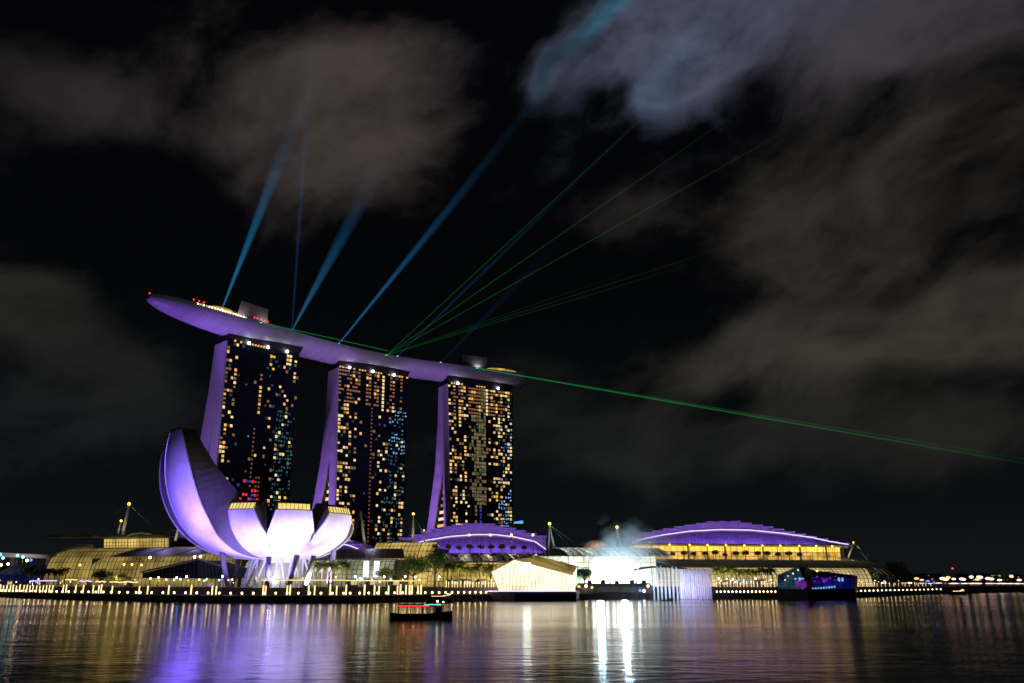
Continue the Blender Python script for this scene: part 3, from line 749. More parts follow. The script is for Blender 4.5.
    mb = MB()
    for k in range(14):
        a = 2*math.pi*k/14; b = a+2*math.pi/28; c = a-2*math.pi/28
        top = Vector((MC.x+9.5*math.cos(a), MC.y+9.5*math.sin(a), MZ+1.5))
        for e in (b, c): mb.bar(top, Vector((MC.x+12.5*math.cos(e), MC.y+12.5*math.sin(e), 4.2)), .55)
    mb.build('strut_lattice', 'white_steel', T)
    mb = MB(); mb.tube([(MC.x, MC.y, 4.2), (MC.x, MC.y, MZ-1.0)], [8.0, 7.0], 24); mb.build('lobby', 'glaze_cool', T)
    for (bx, tx, zt, Yb, Yt) in ((267, 269, 557, 268, 270), (289, 297, 556, 266, 270), (305, 314, 556, 270, 272), (228, 222, 553, 280, 276), (232, 240, 553, 300, 296), (330, 334, 548, 300, 290)):
        mb = MB(); p = Vector((WX(bx, Yb, 4.2), Yb, 4.2)); q = W(tx, zt, Yt); mb.tube([p, q], [.75, .95], 10); mb.build('column', 'roof_grey', T, smooth=True)
    # floodlights round the bowl
    for (r_, az, aimr, aimaz, aimz, pw, col, an) in (
        (46, 250, 38, 226, 50, 52000, (.20, .11, 1), 60), (46, 240, 38, 224, 36, 30000, (.21, .12, 1), 90), (33, 244, 22, 228, 20, 9000, (.28, .18, 1), 110),
        (31, 262, 20, 256, 22, 19000, (.28, .19, 1), 90), (27, 281, 18, 290, 19, 18000, (.40, .31, 1), 100), (27, 305, 18, 296, 19, 17000, (.40, .31, 1), 100), (30, 318, 20, 325, 20, 15000, (.32, .23, 1), 95), (31, 345, 22, 345, 22, 15000, (.28, .19, 1), 90),
        (50, 178, 40, 188, 14, 9000, (.10, .08, 1), 60), (16, 280, 9, 280, 13, 1400, (.55, .48, 1), 110)):
        a = rad(az); b = rad(aimaz)
        spot((MC.x+r_*math.cos(a), MC.y+r_*math.sin(a), 5.0), (MC.x+aimr*math.cos(b), MC.y+aimr*math.sin(b), aimz), pw*MUSE, col, an, .9, .6)
    spot((-100, 236, 30), (-104, 278, 42), 4200, (.8, .68, .72), 70, .9, 2); point((MC.x, MC.y-10, 7), 1500, (.85, .8, 1), .6)  # point lamp added to brighten the strut lattice
MUSE = 3.1
museum()

# ------------------------------------------------------------------ mall waterfront
def V3(px, py, Y): return W(px, py, Y)
def vault(T, px0, px1, Y0, Y1, prof, glaze, step=2.6, lv=None, name='glazing', bulge=0, mul='dark', parent=None):
    """curved glass front between two columns of the picture; prof = [(metres toward the bay, height)]"""
    A = Vector((WX(px0, Y0, 15), Y0)); B = Vector((WX(px1, Y1, 15), Y1)); d = (B-A); L = d.length; d.normalize(); n = Vector((d.y, -d.x))
    ns = max(3, int(L/step))
    def P(t, s, z):
        q = A+d*(L*t)+n*(s+bulge*math.sin(math.pi*t)); return Vector((q.x, q.y, z))
    ra = [[P(i/ns, s, z) for s, z in prof] for i in range(ns+1)]; rb = [[P(i/ns, s-.4, z) for s, z in prof] for i in range(ns+1)]
    mb = MB(); mb.slab(ra, rb); g = mb.build(name, glaze, T)
    mb = MB()
    for i in range(ns+1):
        w = .13 if i % 4 else .28
        for (s0, z0), (s1, z1) in zip(prof, prof[1:]): mb.bar(P(i/ns, s0+.14, z0), P(i/ns, s1+.14, z1), w, .22)
    for (s, z) in prof:
        for i in range(ns): mb.bar(P(i/ns, s+.16, z), P((i+1)/ns, s+.16, z), .13, .2)
    mb.build('mullions', mul, g)
    return P
def slats(T, px0, px1, Y0, Y1, p0, p1, step, lean=0, name='canopy', roofm='roof_grey', slatm='roof_slat', w=.5, sag=.6):
    A = Vector((WX(px0, Y0, 20), Y0)); B = Vector((WX(px1, Y1, 20), Y1)); d = (B-A); L = d.length; d.normalize(); n = Vector((d.y, -d.x)); ns = max(2, int(L/step))
    def P(t, k, up=0):
        s = lerp(p0[0], p1[0], k); z = lerp(p0[1], p1[1], k)+sag*math.sin(math.pi*k); q = A+d*(L*t+lean*k)+n*s; return Vector((q.x, q.y, z+up))
    ks = [0, .25, .5, .75, 1]
    mb = MB(); mb.slab([[P(i/ns, k) for k in ks] for i in range(ns+1)], [[P(i/ns, k, -.35) for k in ks] for i in range(ns+1)]); r = mb.build(name, roofm, T)
    mb = MB()
    for i in range(ns+1):
        for a, b in zip(ks, ks[1:]): mb.bar(P(i/ns, a, .2), P(i/ns, b, .2), w, .35)
    mb.build('roof_ribs', slatm, r); return r
def quarter(z0, z1, reach, n=7, base=0):      # quarter-round section
    return [(base+reach*math.cos(math.pi/2*i/n), z0+(z1-z0)*math.sin(math.pi/2*i/n)) for i in range(n+1)]
def box_body(T, px0, px1, Y0, Y1, back, z0, z1, m='dark', name='body', front=-.6):
    A = Vector((WX(px0, Y0, 15), Y0)); B = Vector((WX(px1, Y1, 15), Y1)); d = (B-A).normalized(); n = Vector((d.y, -d.x))
    q = [A+n*front, B+n*front, B-n*back, A-n*back]; mb = MB(); mb.prism([(p.x, p.y) for p in q], z0, z1); return mb.build(name, m, T)

# --- left hall
T = thing('glass_hall', 'curved gold glass hall left of the museum with a flat overhanging roof', 'mall building', (WX(140, 400, 5), 400, 4.2))
vault(T, 60, 250, 415, 385, quarter(4.2, 22.5, 9), 'glaze_dim', 2.2)
box_body(T, 60, 250, 415, 385, 30, 4.2, 22.3)
vault(T, 93, 158, 418, 408, [(-6, 22.6), (-5.6, 24.2), (-5.3, 25.8), (-5, 27.6)], 'glaze_gold', 1.8)
box_body(T, 93, 158, 418, 408, 26, 22.4, 27.5, front=-7)
mb = MB()
for pxa, pxb, pya, pyb in ((45, 93, 537, 537), (93, 160, 537, 536.5)):
    a = W(pxa, pya, 405); b = W(pxb, pyb, 398); c = Vector((b.x, b.y+34, b.z+.3)); e = Vector((a.x+(6 if pxa < 50 else 0), a.y+26, a.z+.3))
    mb.hexa([a, b, c, e]+[v+Vector((0, 0, .8)) for v in (a, b, c, e)])
mb.build('roof', 'roof_grey', T)
def arc_beam(T, pts, Y, r, m, name='roof_arch'):
    mb = MB(); mb.tube([W(x, y, Y) for x, y in pts], r, 8); return mb.build(name, m, T, smooth=True)
arc_beam(T, [(52, 556), (58, 552), (68, 548.5), (80, 546.5), (92, 546)], 398, .9, 'white_cladding')
arc_beam(T, [(127, 536), (133, 533.8), (141, 533), (150, 534), (158, 536.5)], 400, .45, 'white_cladding')
arc_beam(T, [(158, 536), (165, 532), (175, 530), (190, 531)], 404, .4, 'steel')
slats(T, 142, 232, 388, 376, (0, 21.6), (11, 17.4), 14, name='canopy', roofm='dome_skin', slatm='white_steel', w=.3, lean=-8, sag=.2)
for px, py in ((124, 564.5), (132, 564.5), (141.5, 565), (80, 565)):
    p = W(px, py, 370); mb = MB(); mb.ball(p, .5); mb.bar(p, p+Vector((0, 6, 0)), .15, m=1); mb.build('wall_lamp', ['lamp_amber', 'steel'], T)
for px, py in ((194.5, 557), (200.5, 556.5), (150, 557.5)):
    p = W(px, py, 366); mb = MB(); mb.ball(p, .55); mb.bar(p, p+Vector((0, 5, 1)), .15, m=1); mb.build('wall_lamp', ['lamp_white', 'steel'], T)
mb = MB(); a = W(94, 558.5, 402); b = W(102, 566, 402); mb.box((a+b)/2, ((b-a).x, 3, abs((b-a).z))); mb.build('signboard', 'dark', T)
# mast pair with stays
def mast(bot, top, Y, r, label, m='white_steel', stays=(), lamp='lamp_amber', yb=0):
    p = W(*bot, Y); q = W(*top, Y); T = thing('roof_mast', label, 'mast', p)
    spot((p.x+.5, p.y-7, p.z-1), tuple(p.lerp(q, .6)), 900, (1, .85, .6), 70, .9, .3)
    mb = MB(); mb.tube([p, p.lerp(q, .5), q], [r*1.15, r, r*.6], 10); mb.build('pole', m, T, smooth=True)
    if lamp: mb = MB(); mb.ball(q+Vector((0, 0, .3)), r*1.0); mb.build('lamp', lamp, T)
    for (sx, sy, dY) in stays:
        mb = MB(); mb.tube([q, W(sx, sy, Y+dY)], .09, 5); mb.build('stay_cable', 'steel', T)
    return T
mast((122.5, 535), (129, 504.5), 400, .75, 'taller pale mast leaning right behind the gold glass hall at far left', stays=((83, 535, 10), (133, 535, 20), (160, 534, 10)))
mast((118, 534), (121, 521.5), 412, .6, 'shorter pale mast beside the tall leaning one at far left', stays=((100, 535, 5),))
mast((175.5, 541), (179, 524), 372, .55, 'short white strut leaning out under the tallest museum petal', lamp=None)
mast((365, 546), (360.5, 511.5), 400, .62, 'pale mast leaning left between the museum and the middle tower', stays=((352, 545, 6), (374, 524, 80), (340, 548, 0)), lamp=None)
mast((413, 542), (413.3, 514.5), 402, .62, 'upright pale mast with amber lamp right of the middle tower', stays=((408, 540, 4), (419, 541, 10), (430, 546, 6)))
mast((424.5, 545), (424, 531), 402, .35, 'thin mast with amber lamp left of the middle purple roof')
def aframe(px, top, basey, Y, label, spread=5):
    p = W(px, basey, Y); T = thing('roof_mast', label, 'mast', p); q = W(px, top, Y)
    for dx, dy in ((-.2*spread, 0), (spread, 3)):
        mb = MB(); mb.tube([W(px+dx, basey, Y+dy), q], [.62, .4], 8); mb.build('leg', 'white_steel', T, smooth=True)
    spot((p.x+1, p.y-7, p.z-1), tuple(p.lerp(q, .6)), 1200, (1, .85, .6), 90, .9, .3)
    mb = MB(); mb.ball(q+Vector((0, 0, .4)), .7); mb.build('lamp', 'lamp_amber', T)
    for sx, sy in ((px-9, basey-2), (px+26, basey-3), (px+38, basey-3)):
        mb = MB(); mb.tube([q, W(sx, sy, Y+14)], .09, 5); mb.build('stay_cable', 'steel', T)
aframe(549.5, 524.5, 556, 390, 'two legged mast at the right end of the middle purple roof', 6)
aframe(617, 528, 548, 400, 'two legged mast behind the smoke over the event plaza', 4)
mast((848, 558), (853.5, 543), 470, .45, 'thin mast with amber lamp at the right end of the expo hall', stays=((884, 570, 0), (872, 565, 0), (890, 574, 4)))

# --- blue glass wedge pavilion in front of the left hall
T = thing('wedge_pavilion', 'dark blue glass pavilion with one long sloping roof left below the museum', 'pavilion', (WX(185, 318, 5), 318, 4.2))
def wedge():
    Y = 318; a0 = W(143, 578, Y); a1 = W(198, 578.5, Y-6); a2 = W(226, 578, Y+2); t0 = W(143, 573, Y); t1 = W(198, 560, Y-6); t2 = W(222, 567, Y+2)
    bk = Vector((4, 18, 0)); mb = MB()
    mb.hexa([a0, a1, a1+bk, a0+bk, t0, t1, t1+bk, t0+bk]); mb.hexa([a1, a2, a2+bk, a1+bk, t1, t2, t2+bk, t1+bk])
    g = mb.build('glass_wall', 'blue_glass', T)
    mb = MB(); o = Vector((0, -.2, 0))
    for i in range(15):
        t = i/14; mb.bar(a0.lerp(a1, t)+o, t0.lerp(t1, t)+o, .16)
    for j in (.33, .66): mb.bar(a0.lerp(t0, j)+o, a1.lerp(t1, j)+o, .14)
    for i in range(8): t = i/7; mb.bar(a1.lerp(a2, t)+o, t1.lerp(t2, t)+o, .16)
    mb.build('mullions', 'steel', g)
    mb = MB(); mb.bar(t0+Vector((-.6, -.4, .3)), t1+Vector((0, -.4, .3)), .7, .5); mb.bar(t1+Vector((0, -.4, .3)), t2+Vector((0, -.4, .3)), .7, .5)
    mb.build('roof_edge', 'dome_skin', T)
wedge()

# --- hall right of the museum with the cool lit front
T = thing('glass_hall', 'glass hall right of the museum, white lit front under a dark curved canopy', 'mall building', (WX(360, 372, 5), 372, 4.2))
vault(T, 250, 397, 378, 368, quarter(4.2, 16, 7), 'glaze_cool', 2.0)
box_body(T, 250, 397, 378, 368, 24, 4.2, 16)
for px in (366, 376.5):
    p0 = W(px, 561, 360); p1 = W(px, 577, 360); mb = MB(); mb.box((p0+p1)/2, (2.2, .8, (p0-p1).z)); mb.build('light_panel', mat('panel_light', (.8, .8, .8), .4, em=(.9, 1, .95), es=1.6), T)
slats(T, 250, 396, 378, 366, (-8, 20.8), (6.5, 16.3), 8, name='canopy', roofm='roof_grey', slatm='roof_slat', w=.35, lean=6)
# --- centre hall with striped silver roof
T = thing('glass_hall', 'tallest gold glass hall, arched roof, behind the two round dark trees', 'mall building', (WX(410, 395, 5), 395, 4.2))
vault(T, 372, 434, 398, 392, [(6, 4.2), (5.6, 8), (5, 11), (3.6, 14.5), (1.6, 17.5), (-.5, 20.5), (-2.8, 23), (-5.5, 24.8)], 'glaze_gold', 1.9)
box_body(T, 372, 434, 398, 392, 26, 4.2, 22, front=-5.6)
arc_beam(T, [(368, 553), (378, 547), (390, 543.8), (402, 543), (418, 544.5), (434, 546)], 402, .6, 'white_cladding')
arc_beam(T, [(374, 550), (386, 543.5), (398, 540.6), (410, 541.5), (430, 545)], 408, .35, 'steel')
arc_beam(T, [(429, 561), (434, 563), (438, 567), (441, 573), (442, 578)], 380, .45, 'dark')
# --- long gold arcade to the crystal pavilion
T = thing('glass_hall', 'long low gold arcade with slatted canopy left of the white crystal pavilion', 'mall building', (WX(475, 380, 5), 380, 4.2))
vault(T, 432, 530, 385, 376, quarter(4.2, 15, 6.5), 'glaze_gold', 1.8)
box_body(T, 432, 530, 385, 376, 30, 4.2, 15)
slats(T, 434, 530, 384, 374, (-7, 19.0), (6.5, 15.2), 2.6, name='canopy', lean=7, w=.4)
vault(T, 430, 545, 398, 395, [(-2, 17.5), (-2, 19.6)], 'dome_skin', 6, name='terrace_wall')

# --- purple stepped roofs
def stepped_roof(label, xs, top, arc, base, Y, depth, lamps, steps, loc_px, cut=None, lp=1):
    """xs: px range; top(px)->py of step tops; arc(px)->py of bright rim; base py"""
    T = thing('vaulted_hall', label, 'vaulted hall', W(loc_px, base, Y))
    x0, x1 = xs; n = 60
    # vault skin sloping forward from the rim to the eaves
    A = []; B = []
    for i in range(n+1):
        px = lerp(x0, x1, i/n); a = W(px, min(arc(px), base-.3), Y); b = W(px, base, Y-16)
        A.append([a, a.lerp(b, .33)+Vector((0, 0, (a.z-b.z)*.12)), a.lerp(b, .66)+Vector((0, 0, (a.z-b.z)*.10)), b])
    B = [[p+Vector((0, .8, -.6)) for p in r] for r in A]
    mb = MB(); mb.slab(A, B); mb.build('vault', 'dome_skin', T, smooth=False)
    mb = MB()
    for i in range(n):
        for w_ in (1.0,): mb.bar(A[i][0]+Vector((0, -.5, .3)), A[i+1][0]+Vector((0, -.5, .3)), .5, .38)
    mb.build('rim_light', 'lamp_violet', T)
    mb = MB()
    for i in range(0, n, 2):
        for a, b in zip(A[i], A[i][1:]): mb.bar(a+Vector((0, -.15, .15)), b+Vector((0, -.15, .15)), .34)
    mb.build('ribs', 'white_cladding', T)
    # steps
    e = [lerp(x0, x1, i/steps) for i in range(steps+1)]
    for i in range(steps):
        pa, pb = e[i], e[i+1]; mid = (pa+pb)/2; tz = top(mid); az = arc(mid)
        if tz > az-1: tz = az-1
        mb = MB(); yo = Y+1.5
        a = W(pa, az, yo); b = W(pb, az, yo); hi = W(mid, tz, yo).z
        # open fascia: top slab with overhang, recessed wall
        mb.hexa([Vector((a.x, yo, a.z-2)), Vector((b.x+.02, yo, a.z-2)), Vector((b.x, yo+depth, a.z-2)), Vector((a.x, yo+depth, a.z-2)),
                 Vector((a.x, yo+2.5, hi-.8)), Vector((b.x+.02, yo+2.5, hi-.8)), Vector((b.x, yo+depth, hi-.8)), Vector((a.x, yo+depth, hi-.8))])
        mb.box(((a.x+b.x)/2, yo+depth/2-.5, hi-.4), ((b.x-a.x)+1.2, depth+1.5, .8))
        mb.bar((a.x+.2, yo+.6, a.z), ((a.x+b.x)/2, yo+1.9, hi-.8), .3); mb.bar((b.x-.2, yo+.6, a.z), ((a.x+b.x)/2, yo+1.9, hi-.8), .3)
        mb.build('roof_step', 'dome_skin', T)
    # violet wash from lamps along the terrace
    for px in lamps:
        p = W(px, base, Y-24); spot((p.x, p.y, p.z+3.5), (W(px, base, Y).x, Y, W(px, arc(px), Y).z), 8500*lp, (.27, .11, .95), 140, .9, 1.0)
        q = W(px, arc(px)-1, Y-3); 
    return T
def para(pts):
    return lambda px: interp(pts, px)
stepped_roof('purple lit stepped roof in the middle, in front of the farthest hotel tower', (380, 546),
             para([(380, 547), (395, 541), (415, 535), (432, 530), (450, 526), (468, 523.5), (486, 523), (500, 526), (515, 529), (530, 533), (546, 537)]),
             para([(380, 552), (400, 548), (425, 541), (450, 537), (475, 535), (495, 535), (515, 537.5), (535, 542), (546, 550)]), 555, 470, 40, (400, 428, 456, 484, 512, 538), 16, 470)
stepped_roof('small purple lit roof just right of the museum, low behind the mall', (262, 373),
             para([(262, 540), (300, 533), (330, 538), (350, 541), (358, 544), (366, 550), (373, 556)]),
             para([(262, 546), (300, 539), (330, 542), (350, 546), (362, 551), (373, 557)]), 558.5, 455, 34, (290, 330, 358), 11, 340, lp=.8)
stepped_roof('largest purple lit stepped roof at right, over the yellow lit expo hall', (632, 848),
             para([(632, 536), (645, 533), (662, 530), (680, 526.5), (700, 523.5), (715, 521.2), (735, 521.2), (752, 524), (770, 527), (790, 532), (812, 536.5), (830, 541), (848, 544)]),
             para([(632, 542.5), (645, 539), (662, 535.5), (690, 531.5), (720, 530), (750, 530.5), (780, 533.5), (812, 538), (830, 542), (848, 545)]), 547, 500, 46, (650, 678, 706, 734, 762, 790, 818), 20, 738, lp=1.1)

# --- bright hall behind the plaza
T = thing('glass_hall', 'dazzling white glass hall behind the event plaza and its smoke', 'mall building', (WX(590, 372, 5), 372, 4.2))
vault(T, 528, 655, 376, 372, quarter(4.2, 17.5, 6), 'glaze_hall', 2.2, mul='steel')
box_body(T, 528, 655, 376, 372, 24, 4.2, 17.5)
for a, b in ((592, 593.6), (596, 598), (599.5, 601.5), (606, 607.5), (612, 614), (616, 618.5), (620, 622), (624, 626.5), (629, 631), (637, 638.5)):
    mb = MB(); p0 = W(a, 586, 361); p1 = W(b, R.uniform(563, 571), 361); mb.box(((p0.x+p1.x)/2, 361, (p0.z+p1.z)/2), (p1.x-p0.x, .6, p1.z-p0.z)); mb.build('light_wall', 'stage_white', T)
slats(T, 552, 650, 384, 382, (-14, 21.5), (6, 17.7), 3.2, name='canopy', roofm='roof_grey', slatm='white_cladding', w=.9, lean=8, sag=1.6)
mb = MB()
for i in range(9):
    p = W(563+i*8, 558.3-abs(i-4)*.1, 371); mb.ball(p, .45); mb.bar(p, p+Vector((0, 5, .5)), .12, m=1)
mb.build('eaves_lights', ['lamp_white', 'steel'], T)
for px in (565, 590, 615, 640): spot((WX(px, 390, 22), 392, 31), (WX(px, 390, 22), 388, 20), 5200, (.9, 1, .85), 105, .9, 1)  # lamps added above the roof to whiten it
T = thing('dome', 'low orange lit dome behind the event plaza roofs', 'dome', W(596.5, 549, 440))
mb = MB(); c = W(596.5, 548.5, 440); rx = (W(609, 548, 440)-c).x; rz = W(596, 540.5, 440).z-c.z
rows = [[c+Vector((rx*math.cos(a)*math.cos(b), rx*math.sin(a)*math.cos(b), rz*math.sin(b))) for a in [2*math.pi*i/24 for i in range(25)]] for b in [math.pi/2*j/8*.999 for j in range(9)]]
mb.grid(rows); mb.build('shell', mat('dome_copper', (.34, .18, .06), .5, var=.25, vscale=.4), T, smooth=True)
mb = MB()
for i in range(0, 24, 2):
    for j in range(8): mb.bar(rows[j][i], rows[j+1][i], .25)
mb.build('ribs', 'roof_slat', T)
spot(tuple(c+Vector((-2, -18, 1))), tuple(c+Vector((0, 0, 4))), 9000, (1, .55, .18), 90, .8, .5)
T = thing('service_block', 'small dark block with a blue glowing top beside the foot of the farthest tower', 'building', W(519, 535, 560))
a = W(514, 535, 560); b = W(523, 523.5, 560); mb = MB(); mb.box(((a.x+b.x)/2, 566, (a.z+b.z)/2-6), (b.x-a.x, 12, b.z-a.z+12)); mb.build('body', 'grey_cladding', T)
mb = MB(); mb.hexa([Vector((a.x, 559.8, b.z)), Vector((b.x, 559.8, b.z+.4)), Vector((b.x, 571, b.z+.4)), Vector((a.x, 571, b.z)), Vector((a.x, 559.8, b.z+1)), Vector((b.x, 559.8, b.z+2)), Vector((b.x, 571, b.z+2)), Vector((a.x, 571, b.z+1))]); mb.build('roof_light', 'lamp_blue', T)

# --- expo hall
T = thing('expo_hall', 'long expo hall with bright yellow upper floor under the largest purple roof', 'hall', (WX(750, 430, 5), 430, 4.2))
vault(T, 640, 850, 440, 462, [(-8, 22.6), (-8, 25.6)], 'glaze_amber', 3.4)
vault(T, 640, 850, 440, 462, [(-8, 17.9), (-8, 20.2), (-8, 22.5)], 'glaze_pale', 3.4, name='terrace_glazing')
box_body(T, 636, 851, 440, 462, 20, 4.2, 25.9, front=-9)
mb = MB()
A_ = Vector((WX(636, 434, 28), 434)); B_ = Vector((WX(853, 456, 28), 456))
mb.hexa([Vector((A_.x, A_.y, 25.7)), Vector((B_.x, B_.y, 25.7)), Vector((B_.x, B_.y+24, 25.7)), Vector((A_.x, A_.y+24, 25.7)), Vector((A_.x, A_.y, 26.2)), Vector((B_.x, B_.y, 26.2)), Vector((B_.x, B_.y+24, 26.2)), Vector((A_.x, A_.y+24, 26.2))])
mb.build('eaves', 'dome_skin', T)
vault(T, 650, 862, 405, 430, quarter(4.2, 13.4, 7), 'glaze_gold2', 2.2, name='lower_glazing')
box_body(T, 650, 862, 405, 430, 28, 4.2, 13.3, name='lower_body')
slats(T, 650, 862, 405, 430, (-12, 17.4), (7.5, 13.6), 4.2, name='canopy', lean=9, w=.35)
# columns dividing the yellow floor
for i, px in enumerate((651, 688, 725, 763, 800, 826, 843)):
    Yc = lerp(426, 447, (px-640)/210); mb = MB(); z0, z1 = 17.8, 25.8; x = WX(px, Yc, 23); mb.box((x, Yc, (z0+z1)/2), (.7, .7, z1-z0)); mb.build('column', 'white_cladding', T)
# drooping roof ribs beyond the right end
for i in range(6):
    x = 838+i*6
    mb = MB(); Y = 440+i*4; mb.tube([W(x, 558+i*.6, Y), W(x+10, 561.5+i*.9, Y-6), W(x+20, 566+i*1.1, Y-12), W(x+27, 571+i*1.2, Y-16)], .32, 6); mb.build('roof_rib', 'roof_slat', T)
for px in range(655, 860, 22):
    Yc = lerp(424, 446, (px-640)/210); spot((WX(px, Yc, 22), Yc, 23.5), (WX(px, Yc, 22)+2, Yc-6, 14), 2600, (1, .85, .6), 105, .9, .5)  # lamps added in mid-air to lighten the canopy slats
for px in range(440, 540, 24): spot((WX(px, 388, 22), 388, 25), (WX(px, 384, 16), 383, 16), 1900, (1, .85, .65), 105, .9, .5)  # added lamps lightening the arcade canopy
for px in (270, 320, 370): spot((WX(px, 384, 22), 384, 28), (WX(px, 380, 18), 379, 18), 2200, (.75, .65, 1), 105, .9, .5)  # added lamps lightening the canopy right of the museum
for px in (160, 190, 220): spot((WX(px, 388, 22), 388, 30), (WX(px, 382, 18), 383, 18), 3000, (.5, .4, 1), 105, .9, .5)  # added violet lamps over the left hall canopy

# --- lamp posts on the terraces
def lamp_post(h, bulb='lamp_amber', r=.5):
    T = thing('lamp_post', 'x', 'lamp post', (0, 0, 0)); mb = MB(); mb.tube([(0, 0, 0), (0, 0, h)], [.14, .09], 6); mb.build('pole', 'steel', T)
    mb = MB(); mb.ball((0, 0, h+.3), r); mb.build('lamp', bulb, T); return T
st_ = Stamp(lamp_post(7.2))
for px in (670, 690, 708, 726.5, 745, 763, 781, 800, 817, 833):
    Yc = lerp(418, 440, (px-640)/210); st_((WX(px, Yc, 21), Yc, 17.2), label='thin lamp post with amber globe on the terrace in front of the yellow expo floor', group='amber lamp posts on the expo terrace')
for px in (469, 490.5, 511.5, 533):
    st_((WX(px, 388, 22), 388, 19.0), sc=1.15, label='thin lamp post with amber globe on the terrace below the middle purple roof', group='amber lamp posts on the middle terrace')

# ------------------------------------------------------------------ vegetation
def palm(h=6.5, seed=1, leafm='leaf'):
    r = random.Random(seed); T = thing('palm_tree', 'x', 'palm tree', (0, 0, 0))
    mb = MB(); lean = r.uniform(-.4, .4); top = Vector((lean, r.uniform(-.3, .3), h))
    mb.tube([(0, 0, 0), (lean*.25, 0, h*.4), (lean*.7, 0, h*.75), top], [.26, .19, .16, .13], 7); mb.build('trunk', 'trunk', T)
    mb = MB(); n = 30
    for k in range(n):
        a = 2*math.pi*k/n+r.uniform(-.2, .2); el = r.uniform(.45, 1.45); L = r.uniform(2.4, 3.3); drop = r.uniform(.2, 1.5); d = Vector((math.cos(a), math.sin(a), 0)); side = Vector((-d.y, d.x, 0)); pts = []
        for j in range(7):
            t = j/6; pts.append(top+d*(L*t*math.cos(el*(1-.3*t)))+Vector((0, 0, L*(math.sin(el)*t-drop*t*t))))
        for j in range(6):
            p, q = pts[j], pts[j+1]
            for q2 in range(3):
                m0 = p.lerp(q, q2/3); wd = .8*math.sin(math.pi*(j+q2/3+.7)/7.2)
                for sg in (-1, 1):
                    e = m0+side*(sg*wd)+d*.25-Vector((0, 0, .28*r.uniform(.6, 1.4)))
                    mb.add([m0, m0+(q-p)*.34, e], [(0, 1, 2)])
        mb.tube(pts, .03, 3)
    mb.build('crown', leafm, T); return T
def tree(h, cw, seed, leafm='leaf_dark', density=2600, name='tree'):
    r = random.Random(seed); T = thing(name, 'x', 'tree', (0, 0, 0)); mb = MB(); th = h*.34
    mb.tube([(0, 0, 0), (.1, 0, th*.6), (0, .1, th)], [h*.035, h*.028, h*.022], 8); cl = []
    for k in range(13):
        a = r.uniform(0, 6.28); e = r.uniform(.15, 1.45); L = r.uniform(.5, .95)
        c = Vector((cw*.5*L*math.cos(a)*math.cos(e), cw*.5*L*math.sin(a)*math.cos(e), th+(h-th)*(.28+.62*math.sin(e)*L))); cl.append((c, r.uniform(.13, .24)*h))
        mb.tube([(0, .05, th*.95), Vector((0, 0, th)).lerp(c, .5)+Vector((0, 0, -.1*h*.2)), c], [h*.016, h*.010, h*.004], 5)
    mb.build('trunk', 'trunk', T); mb = MB()
    for (c, rr_) in cl:
        for _ in range(density//13):
            v = Vector((r.gauss(0, 1), r.gauss(0, 1), r.gauss(0, .75))); v = v.normalized()*rr_*(r.random()**.4)*1.15; p = c+v
            s = h*.022*r.uniform(.6, 1.5); n_ = Vector((r.gauss(0, 1), r.gauss(0, 1), r.gauss(0, 1))).normalized(); x = n_.orthogonal().normalized(); y = n_.cross(x)
            mb.add([p-x*s, p-y*s*.7, p+x*s*1.1, p+y*s*.7], [(0, 1, 2, 3)])
    mb.build('crown', leafm, T); return T
PALMS = [Stamp(palm(6.5, s)) for s in (1, 2, 3)]
cnt = [0]
def palms(pxs, d, z, label, group, sc=(.9, 1.1), Yf=None):
    for px in pxs:
        cnt[0] += 1; s_ = PALMS[cnt[0] % 3]
        if Yf: Y = Yf(px); loc = (WX(px, Y, z), Y, z)
        else: p, t, n = qpt(px, d, z); loc = (p.x, p.y, z)
        s_(loc, R.uniform(0, 6), R.uniform(*sc), label, group)
def jit(a, b, step, j=1.0):
    x = a; o = []
    while x <= b: o.append(x+R.uniform(-j, j)); x += step
    return o
palms(jit(22, 66, 5.2), 20, 4.2, 'small palm at far left behind the curved walkway lights', 'palms at the far left of the promenade')
palms(jit(316, 350, 5.0), 30, 4.2, 'palm just right of the museum columns', 'palms right of the museum')
palms(jit(446, 494, 5.0), 26, 4.2, 'palm in the row left of the white crystal pavilion', 'palms left of the crystal pavilion', (.95, 1.15))
palms(jit(718, 776, 5.0), 30, 4.2, 'palm in the row between the fountains and the dark club pavilion', 'palms right of the fountains', (.9, 1.1))
palms(jit(858, 905, 6.5), 34, 4.2, 'palm beyond the dark club pavilion', 'palms right of the club pavilion', (.9, 1.1))
TR = [tree(14, 17, 5), tree(16, 11, 6), tree(9, 10, 7, 'leaf'), tree(11, 10, 9)]
def at(px, Y, z=4.2): return (WX(px, Y, z), Y, z)
place(TR[0], at(413, 318), 0, .82, 'broad round tree, left one of the dark pair in front of the gold hall')
place(TR[1], at(434.5, 316), 0, .83, 'narrow tall tree, right one of the dark pair in front of the gold hall')
place(TR[2], at(386, 318), 1, .85, 'low pale bushy tree in front of the bright white lit hall')
place(TR[3], at(585, 335), 2, .72, 'dark tree standing between the crystal pavilion and the event plaza')
o = copy_tree(TR[3], at(571, 334), 1.2, .8, 'taller dark tree right beside the crystal pavilion edge')
o = copy_tree(TR[0], at(897, 470), 2.2, .95, 'big dark tree at the right end of the mall')
o = copy_tree(TR[3], at(908, 490), 3.2, .85, 'smaller dark tree right of the big one at the right end of the mall')
o = copy_tree(TR[2], at(100, 335), 2.2, .8, 'small green tree in front of the dark signboard of the left hall')
o = copy_tree(TR[2], at(121, 330), .2, .6, 'small yellow green bush like tree below the left hall lamps')
